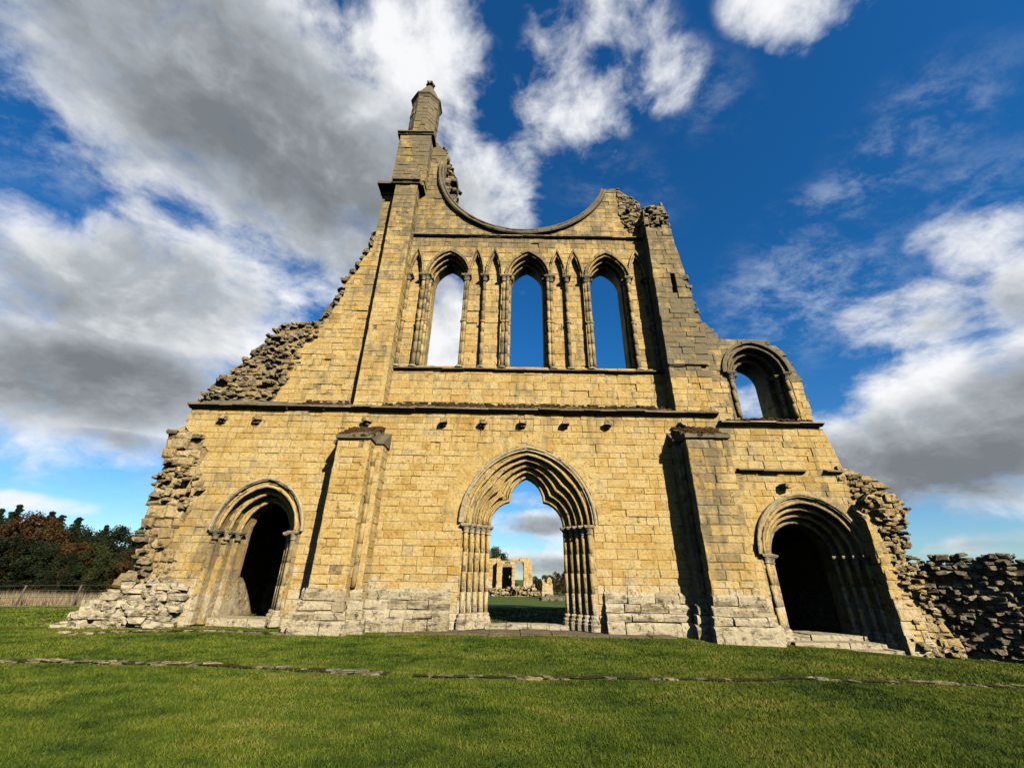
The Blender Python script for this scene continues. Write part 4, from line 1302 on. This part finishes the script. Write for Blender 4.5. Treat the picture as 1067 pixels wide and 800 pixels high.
fl = [G(-10, 690), G(60, 689), G(150, 691), G(250, 695), G(330, 699), G(405, 703)]
fr_ = [G(430, 705), G(520, 706), G(600, 706.5), G(700, 708), G(800, 709), G(900, 710.5), G(1000, 713), G(1080, 716)]
footing('stone_footing', fl, 1, 'line of pale broken footing stones in the grass on the left', dens=1.1)
footing('stone_footing', fr_, 2, 'longer flush stone footing line crossing the lawn on the right', w=.16, h=.04, dens=.85)
footing('stone_footing', [G(75, 662), G(140, 658), G(220, 658), G(310, 661)], 3, 'low dark stone edge at the foot of the left doorway', h=.07, dens=1.2)
def strip(name, pts, w, mat, dz=.006, kind='structure'):
    s_ = MB(); vs = []; rr = random.Random(len(pts))
    sub = []
    for i in range(len(pts) - 1):
        for k in range(10): t = k / 10; sub.append((pts[i][0] + (pts[i + 1][0] - pts[i][0]) * t, pts[i][1] + (pts[i + 1][1] - pts[i][1]) * t))
    sub.append(pts[-1])
    for (x, y) in sub:
        a = w * (.15 + .45 * rr.random()); b = w * (.15 + .45 * rr.random())
        for k in (-a, 0, b): vs.append((x, y + k, gz(x, y + k) + dz + .02))
    fs = []
    for i in range(len(sub) - 1):
        for k in range(2): fs.append((i * 3 + k, (i + 1) * 3 + k, (i + 1) * 3 + k + 1, i * 3 + k + 1))
    s_.add(vs, fs, (.5, .2, 0))
    tag(s_.build(name, mat), kind=kind)


strip('earth_strip', fl, .30, M_EARTH, .002); strip('earth_strip', fr_, .24, M_EARTH, .002)
strip('earth_strip', [G(70, 661), G(140, 658), G(220, 657), G(312, 660)], .55, M_EARTH, .01)
# paved strip before the main door
mb = MB(); rr = random.Random(44); x = -3.6
while x < 4.6:
    w = rr.uniform(.6, 1.0); y = 14.0
    while y < 15.5:
        d = rr.uniform(.35, .6)
        z = gz(x, y) + rr.uniform(.028, .045)
        vs = [(x + .012, y + .012, z), (x + w - .012, y + .012, z + rr.uniform(-.01, .01)), (x + w - .012, min(15.6, y + d) - .012, z), (x + .012, min(15.6, y + d) - .012, z)]
        vs += [(a, b, -.2) for (a, b, c) in vs]
        mb.add(vs, [(0, 1, 2, 3), (0, 4, 5, 1), (1, 5, 6, 2), (2, 6, 7, 3), (3, 7, 4, 0)], (.5, .2, 0)); y += d
    x += w
tag(mb.build('paved_path', M_PATH), kind='structure')
for i, (px, py, s_) in enumerate(((66, 660, .15), (80, 655, .12), (92, 661, .1), (108, 655, .1), (121, 653, .14))):
    x, y = G(px, py)
    mb = MB(); rock(mb, (x, y, gz(x, y) + .02), (s_, s_ * .7, .06), random.Random(60 + i), (.6, .1, .4), .1)
    tag(mb.build('loose_stone', M_PALE), 'small pale stone lying in the grass before the left end of the ruin', 'stone', 'loose stones by the left end')

# ------------------------------------------------------------------ grass blades
def grass():
    r = np.random.default_rng(5)
    allp = []
    for (y0, y1, dens, hgt, wid) in ((3.9, 6.5, 4800, .029, .0042), (6.5, 9.5, 2600, .031, .0062), (9.5, 14.6, 1100, .036, .010), (14.6, 30, 120, .05, .03)):
        xr = lambda y: 1.32 * y + 2.0
        area = (2 * xr((y0 + y1) / 2)) * (y1 - y0); n = int(area * dens)
        y = r.uniform(y0, y1, n); x = r.uniform(-1, 1, n) * xr(y)
        allp.append(np.stack([x, y, np.full(n, hgt), np.full(n, wid)], 1))
    p = np.concatenate(allp)
    x, y = p[:, 0], p[:, 1]
    # thin over the stone lines, none under the building or the paved strip
    keep = np.ones(len(p), bool)
    keep &= ~((y > 14.75) & (y < 17.2) & (x > -13.2) & (x < 13.2))
    keep &= ~((y > 13.5) & (((x > -6.4) & (x < -4.6)) | ((x > 5.7) & (x < 8.0)) | (x > 10.6) & (x < 13.4)))
    keep &= ~((y > 14.0) & (y < 15.7) & (x > -3.6) & (x < 4.7))
    keep &= ~((y > 14.1) & (x > 8.5) & (x < 12) & (y < 17))
    for line, hw in ((fl, .15), (fr_, .12)):
        lx = [q[0] for q in line]; ly = [q[1] for q in line]
        yy = np.interp(x, lx, ly, left=-99, right=-99)
        dd = np.abs(y - yy); keep &= ~((dd < hw * (.8 + .6 * np.sin(x * 3.1 + np.sin(x * 7)) ** 2)) & (r.random(len(p)) < .86))
    bx_, by_ = G(308, 771); dd = np.hypot((x - bx_) / .30, (y - by_) / .13); keep &= ~((dd < 1) & (r.random(len(p)) < .85))
    dq_ = (x - A.x) * nq.x + (y - A.y) * nq.y
    keep &= ~((x > 12.3) & (dq_ < .1))
    p = p[keep]; x, y = p[:, 0], p[:, 1]; n = len(p)
    z = ground_z(x, y)
    clump = np.array([pnoise(Vector((a * 1.9, b * 1.9, 0))) for a, b in zip(x[::4], y[::4])]).repeat(4)[:n]
    h = p[:, 2] * r.uniform(.5, 1.3, n) * (1 + .7 * clump); w = p[:, 3] * r.uniform(.7, 1.3, n)
    an = r.uniform(0, 2 * np.pi, n); lean = r.uniform(.2, 1.4, n) * h; la = r.uniform(0, 2 * np.pi, n)
    v = np.empty((n, 3, 3), np.float32)
    v[:, 0] = np.stack([x - np.cos(an) * w, y - np.sin(an) * w, z - .005], 1)
    v[:, 1] = np.stack([x + np.cos(an) * w, y + np.sin(an) * w, z - .005], 1)
    v[:, 2] = np.stack([x + np.cos(la) * lean, y + np.sin(la) * lean, z + h], 1)
    t = np.clip(r.normal(.5, .22, n) + np.where(r.random(n) < .05, .5, 0), 0, 1.3)
    me = bpy.data.meshes.new('lawn_grass')
    me.vertices.add(3 * n); me.vertices.foreach_set('co', v.ravel())
    me.loops.add(3 * n); me.loops.foreach_set('vertex_index', np.arange(3 * n, dtype=np.int32))
    me.polygons.add(n); me.polygons.foreach_set('loop_start', np.arange(0, 3 * n, 3, dtype=np.int32))
    me.update(calc_edges=True)
    ca = me.color_attributes.new('tint', 'FLOAT_COLOR', 'POINT')
    c4 = np.ones((3 * n, 4), np.float32); c4[:, :3] = np.repeat(t, 3)[:, None]
    ca.data.foreach_set('color', c4.ravel())
    me.materials.append(M_BLADE)
    o = bpy.data.objects.new('lawn_grass', me); col.objects.link(o); tag(o, 'short mown green lawn grass', 'grass', kind='stuff')


grass()


# ------------------------------------------------------------------ trees
def leaf_cloud(mb, c, rad, n, size, rr, squash=.8, bright=0.0):
    c = Vector(c)
    for i in range(n):
        d = Vector((rr.gauss(0, 1), rr.gauss(0, 1), rr.gauss(0, 1))).normalized() * (rr.random() ** .45)
        p = c + Vector((d.x * rad, d.y * rad, d.z * rad * squash))
        a = Vector((rr.gauss(0, 1), rr.gauss(0, 1), rr.gauss(0, 1))).normalized(); b = a.cross(Vector((rr.gauss(0, 1), rr.gauss(0, 1), rr.gauss(0, 1)))).normalized()
        s = size * rr.uniform(.6, 1.4)
        t = min(1, max(0, rr.gauss(.45, .2) + bright))
        mb.add([p - a * s, p + b * s * .7, p + a * s, p - b * s * .7], [(0, 1, 2, 3)], (t, t, t))


def deciduous(seed, lm, H=10, spread=.42):
    rr = random.Random(seed)
    tr = MB(); cr = MB()
    pts = [(0, 0, -.3), (rr.uniform(-.1, .1), 0, H * .25), (rr.uniform(-.3, .3), rr.uniform(-.2, .2), H * .55), (rr.uniform(-.4, .4), 0, H * .85)]
    tube(tr, pts, [H * .032, H * .025, H * .015, H * .004], 7)
    for i in range(11):
        z = H * rr.uniform(.22, .8); a = rr.uniform(0, 6.28); L = H * spread * rr.uniform(.5, .95) * (1.1 - .5 * z / H)
        e = Vector((math.cos(a) * L, math.sin(a) * L, z + L * .5))
        tube(tr, [(0, 0, z), (e.x * .5, e.y * .5, z + L * .18), tuple(e)], [H * .011, H * .007, H * .002], 5)
    for i in range(95):
        u = rr.random(); z = H * (.10 + .86 * u); prof = math.sin(math.pi * min(1, .14 + .84 * u)) ** .6
        a = rr.uniform(0, 6.28); q = H * spread * prof * math.sqrt(rr.random())
        leaf_cloud(cr, (q * math.cos(a), q * math.sin(a), z), H * rr.uniform(.06, .125), 110, H * .0125, rr, .75, rr.uniform(-.25, .25))
    return tr, cr


def conifer(seed, lm, H=12):
    rr = random.Random(seed); tr = MB(); cr = MB()
    tube(tr, [(0, 0, -.3), (0, 0, H * .5), (0, 0, H)], [H * .02, H * .013, H * .002], 6)
    z = H * .05
    while z < H * .985:
        q = H * .20 * (1 - z / H) ** .75 + .10
        for k in range(8):
            a = rr.uniform(0, 6.28); L = q * rr.uniform(.55, 1.2); sh = rr.uniform(-.2, .2)
            for f in (.25, .5, .75, 1.0):
                leaf_cloud(cr, (L * f * math.cos(a), L * f * math.sin(a), z - L * f * rr.uniform(.1, .35) + rr.uniform(-.1, .1)), max(.16, L * .24 * (1.25 - f * .6)), 15, H * .0125, rr, .7, sh)
        cr_n = 20
        leaf_cloud(cr, (0, 0, z), q * .5 + .1, cr_n, H * .014, rr, 1.0, -.15)
        z += H * rr.uniform(.026, .042)
    return tr, cr


PROTO = {}
def tree(kind, lm, seed, x, y, H, label, group, name):
    key = (kind, seed % 3)
    if key not in PROTO:
        tr, cr = (deciduous if kind == 'd' else conifer)(seed % 3 + (10 if kind == 'd' else 50), lm, 10)
        a = tr.build('trunk', M_BARK); b = cr.build('crown', L_GREEN)
        PROTO[key] = (a.data, b.data); bpy.data.objects.remove(a); bpy.data.objects.remove(b)
    mt, mc_ = PROTO[key]
    if lm.name not in mc_.name:
        nm = f'{kind}{seed % 3}{lm.name}'
        if nm in bpy.data.meshes: mc2 = bpy.data.meshes[nm]
        else: mc2 = mc_.copy(); mc2.name = nm; mc2.materials.clear(); mc2.materials.append(lm)
    root = bpy.data.objects.new(name, None); col.objects.link(root)
    root.location = (x, y, gz(x, y)); root.rotation_euler.z = seed * 1.7; root.scale = (H / 10 * (1 + .1 * math.sin(seed)), H / 10 * (1 + .1 * math.sin(seed)), H / 10)
    tag(root, label, 'tree', group)
    for nme, me in (('trunk', mt), ('crown', mc2)):
        o = bpy.data.objects.new(nme, me); col.objects.link(o); o.parent = root


def tree_px(kind, lm, seed, px, ptop, Y, label, group, name):
    p = at(px, ptop, Y); tree(kind, lm, seed, p.x, Y, p.z - gz(p.x, Y), label, group, name)


WG = 'trees of the wood left of the ruin'
tree_px('d', L_DARK, 1, 12, 556, 42, 'dark round evergreen tree at the very left behind the wire fence', WG, 'evergreen_tree')
tree_px('d', L_RUST, 2, 44, 536, 47, 'tall slim tree with rust brown leaves behind the wire fence', WG, 'autumn_tree')
tree_px('d', L_DARK, 4, 76, 575, 43, 'low dark bushy tree between the rust trees', WG, 'evergreen_tree')
tree_px('d', L_RUST, 3, 80, 563, 47, 'broad rust red tree in front of the dark conifers', WG, 'autumn_tree')
tree_px('d', L_GREEN, 5, 106, 566, 48, 'dull green leafy tree beside the broad rust red tree', WG, 'leafy_tree')
tree_px('d', L_DARK, 6, 124, 546, 54, 'dark tree half hidden by the left end of the ruin', WG, 'evergreen_tree')
tree_px('d', L_BROWN, 7, 140, 572, 52, 'brown tree showing beside the broken left end of the ruin', WG, 'autumn_tree')
for i, (px, pt, Y) in enumerate(((-30, 520, 62), (3, 530, 64), (22, 525, 62), (36, 536, 66), (56, 533, 64), (66, 536, 66), (84, 538, 64), (112, 547, 66), (150, 547, 68))):
    tree_px('c', L_DARK, 10 + i, px, pt, Y, 'dark conifer on the skyline of the wood left of the ruin', WG, 'conifer_tree')
for i, (px, pt, Y) in enumerate(((-60, 545, 50), (-20, 560, 40), (60, 585, 52), (30, 580, 52), (95, 585, 55), (120, 580, 56), (8, 585, 50))):
    tree_px('d', L_DARK, 30 + i, px, pt, Y, 'dark undergrowth tree low in the wood left of the ruin', WG, 'evergreen_tree')
for i, (px, pt, Y) in enumerate(((-12, 534, 55), (18, 541, 54), (62, 546, 56), (88, 548, 57), (104, 552, 58), (150, 556, 60), (116, 562, 52), (52, 562, 45))):
    tree_px('d', (L_DARK, L_DARK, L_GREEN)[i % 3], 50 + i, px, pt, Y, 'round dark tree crowding the middle of the wood left of the ruin', WG, 'evergreen_tree')
# seen through the main door
TG = 'trees seen through the central doorway'
tree_px('d', L_GREEN, 41, 517, 570, 72, 'green tree behind the far ruin at the left edge of the doorway', TG, 'leafy_tree')
tree_px('d', L_BROWN, 42, 568, 598, 95, 'brown autumn tree right of the far ruined arches', TG, 'autumn_tree')
tree_px('d', L_BROWN, 43, 580, 595, 88, 'taller brown autumn tree beside the right jamb of the doorway', TG, 'autumn_tree')
tree_px('d', L_BROWN, 45, 592, 594, 82, 'brown autumn tree cut by the right jamb of the doorway', TG, 'autumn_tree')
for i, (px, pt, Y) in enumerate(((562, 603, 98), (574, 599, 100), (586, 598, 92), (549, 606, 110), (538, 607, 112))):
    tree_px('d', (L_BROWN, L_DARK)[i % 2], 70 + i, px, pt, Y, 'low tree of the dark hedge line closing the view through the doorway', TG, 'hedge_tree')
tree_px('d', L_DARK, 44, 557, 600, 105, 'dark tree just right of the far ruined arches', TG, 'evergreen_tree')

# ------------------------------------------------------------------ field edge on the left: reeds, mown strip, wire fence
def reeds():
    r = random.Random(8); mb = MB()
    for i in range(15000):
        y = r.uniform(30.5, 35); x = r.uniform(-46, -17)
        h = r.uniform(.35, .9) * (1 + .25 * math.sin(x * 1.3 + math.sin(x * .5) * 3)); a = r.uniform(0, 6.28); w = .014
        l = r.uniform(-.25, .25); z = gz(x, y); t = r.random()
        mb.add([(x - w * math.cos(a), y - w * math.sin(a), z), (x + w * math.cos(a), y + w * math.sin(a), z), (x + l, y + r.uniform(-.2, .2), z + h)], [(0, 1, 2)], (t, t, t))
    tag(mb.build('dry_reeds', M_REED), 'pale dry reeds along the field edge', 'reeds', kind='stuff')


reeds()
mb = MB()
vs = []; xs_ = [(-52 + i * 2.0) for i in range(20)]
for x in xs_:
    for y in (28.6, 30.0, 31.5): vs.append((x, y, gz(x, y) + .03))
fs = [(i * 3 + k, (i + 1) * 3 + k, (i + 1) * 3 + k + 1, i * 3 + k + 1) for i in range(len(xs_) - 1) for k in range(2)]
mb.add(vs, fs, (.5, 0, 0)); tag(mb.build('mown_strip_ground', M_FIELD), kind='structure')
fe = empty('wire_fence', (-28, 30.2, gz(-28, 30.2)), 'thin wire fence on leaning posts before the dry reeds', 'fence')
for i in range(8):
    x = -46 + i * 3.6
    mb = MB(); z = gz(x, 30.2); tube(mb, [(x, 30.2, z - .2), (x + rng.uniform(.0, .12), 30.2, z + 1.25)], .055, 6); mb.build('post', M_WOOD, fe)
for h in (.5, .9, 1.2):
    mb = MB(); tube(mb, [(-46 + i * 1.8, 30.2, gz(-46 + i * 1.8, 30.2) + h) for i in range(15)], .010, 4); mb.build('wire', M_WOOD, fe)

# ------------------------------------------------------------------ the far ruin seen through the main door
FY = 60.0
def fx(px, py): return xz(px, py, FY)
fru = empty('far_ruin', (fx(535, 621)[0], FY, fx(535, 621)[1]), 'distant low ruin of golden stone with tall arches seen through the doorway', 'ruined wall')
zb = gz(2, FY) - .3
x0, x1 = fx(505, 600)[0], fx(554.5, 600)[0]; zt = fx(530, 583)[1]
def apx(a, b, top, sp):
    xa, za = fx(a, sp); xb, _ = fx(b, sp); _, zt_ = fx((a + b) / 2, top)
    return arch((xa + xb) / 2, za, (xb - xa) / 2, max(zt_ - za, (xb - xa) / 2 * 1.03), 6)
o1 = hole(apx(523, 533.5, 585, 592), zb + .1); o2 = hole(apx(536.5, 545.5, 583, 590), fx(540, 611)[1])
out = [(x0, zb), (x1, zb), (x1, zt - .3), (x1 - .3, zt + .1), (x1 - 1.2, zt + .35), (x1 - 2.0, zt), (x0 + 2.2, zt - .1), (x0 + 1.2, zt + .2), (x0, zt - .2)]
mb = MB(); ashlar(mb, front(FY), [out, o1, o2], 201, ch=(.35, .5), bl=(.5, 1.1), depth=.3, relief=.03, chip=.03, rag=.06); mb.build('wall', M_ASH, fru)
mb = MB(); slab(mb, [out, o1, o2], FY + .1, FY + 1.4); slab(mb, [o1], FY + 2.6, FY + 3.2); mb.build('wall_core', M_CORE, fru)
for (a, b) in ((517.5, 523), (545.5, 554)):
    xa, xb = fx(a, 600)[0], fx(b, 600)[0]
    mb = MB(); ashlar(mb, front(FY - .9), [[(xa, zb), (xb, zb), (xb, zt - .2), (xa, zt - .2)]], 203, ch=(.35, .5), depth=.3, rag=.04)
    ashlar(mb, Fr((xb, FY - .9, 0), (0, 1, 0), (1, 0, 0)), [[(0.01, zb), (.9, zb), (.9, zt - .2), (0.01, zt - .2)]], 204, ch=(.35, .5), depth=.2)
    bx(mb, xa + .03, xb - .03, FY - .8, FY, zb, zt - .25)
    mb.build('pier', M_ASH, fru)
mb = MB(); rubble(mb, [(x0, zb), (x1 + 1.2, zb), (x1 + .8, zb + .9), (x1 + .1, zb + 1.6), (x0, zb + 1.0)], lambda x, z: FY - 1.0, 205, size=(.5, .45, .3), jit=.2, g=.1, b=.2); mb.build('rubble', M_RUB, fru)
# stump of wall right of it
sy = 52.0
xs0, zs0 = xz(563, 602, sy); xs1, _ = xz(577, 602, sy)
st = empty('wall_stump', ((xs0 + xs1) / 2, sy, gz(3, sy)), 'small broken wall stump right of the far ruined arches', 'ruined wall')
mb = MB(); zbs = gz(3, sy) - .3
so = [(xs0, zbs), (xs1, zbs), (xs1 - .25, zs0 - .1), (xs1 - .55, zs0 + .15), (xs1 - .9, zs0 - .5), (xs0 + .3, zs0 - .25)]
ashlar(mb, front(sy), [so], 206, ch=(.3, .45), rag=.08, depth=.3, relief=.03); mb.build('wall', M_ASH, st)
mb = MB(); slab(mb, [so], sy + .1, sy + 1.0); mb.build('wall_core', M_CORE, st)
for i in range(9):
    px = 566 + i * 2.9; Y = 44 + (i % 3) * 3
    p = at(px, 625, Y); mb = MB(); rr = random.Random(300 + i); s_ = rr.uniform(.25, .55)
    rock(mb, (p.x, Y, gz(p.x, Y) + s_ * .3), (s_, s_ * .8, s_ * .7), rr, (rr.random(), .4, .2), .3)
    tag(mb.build('fallen_stone', M_GREYRUB), 'fallen stone block on the far grass inside the right of the doorway', 'stone', 'fallen stones seen through the doorway')
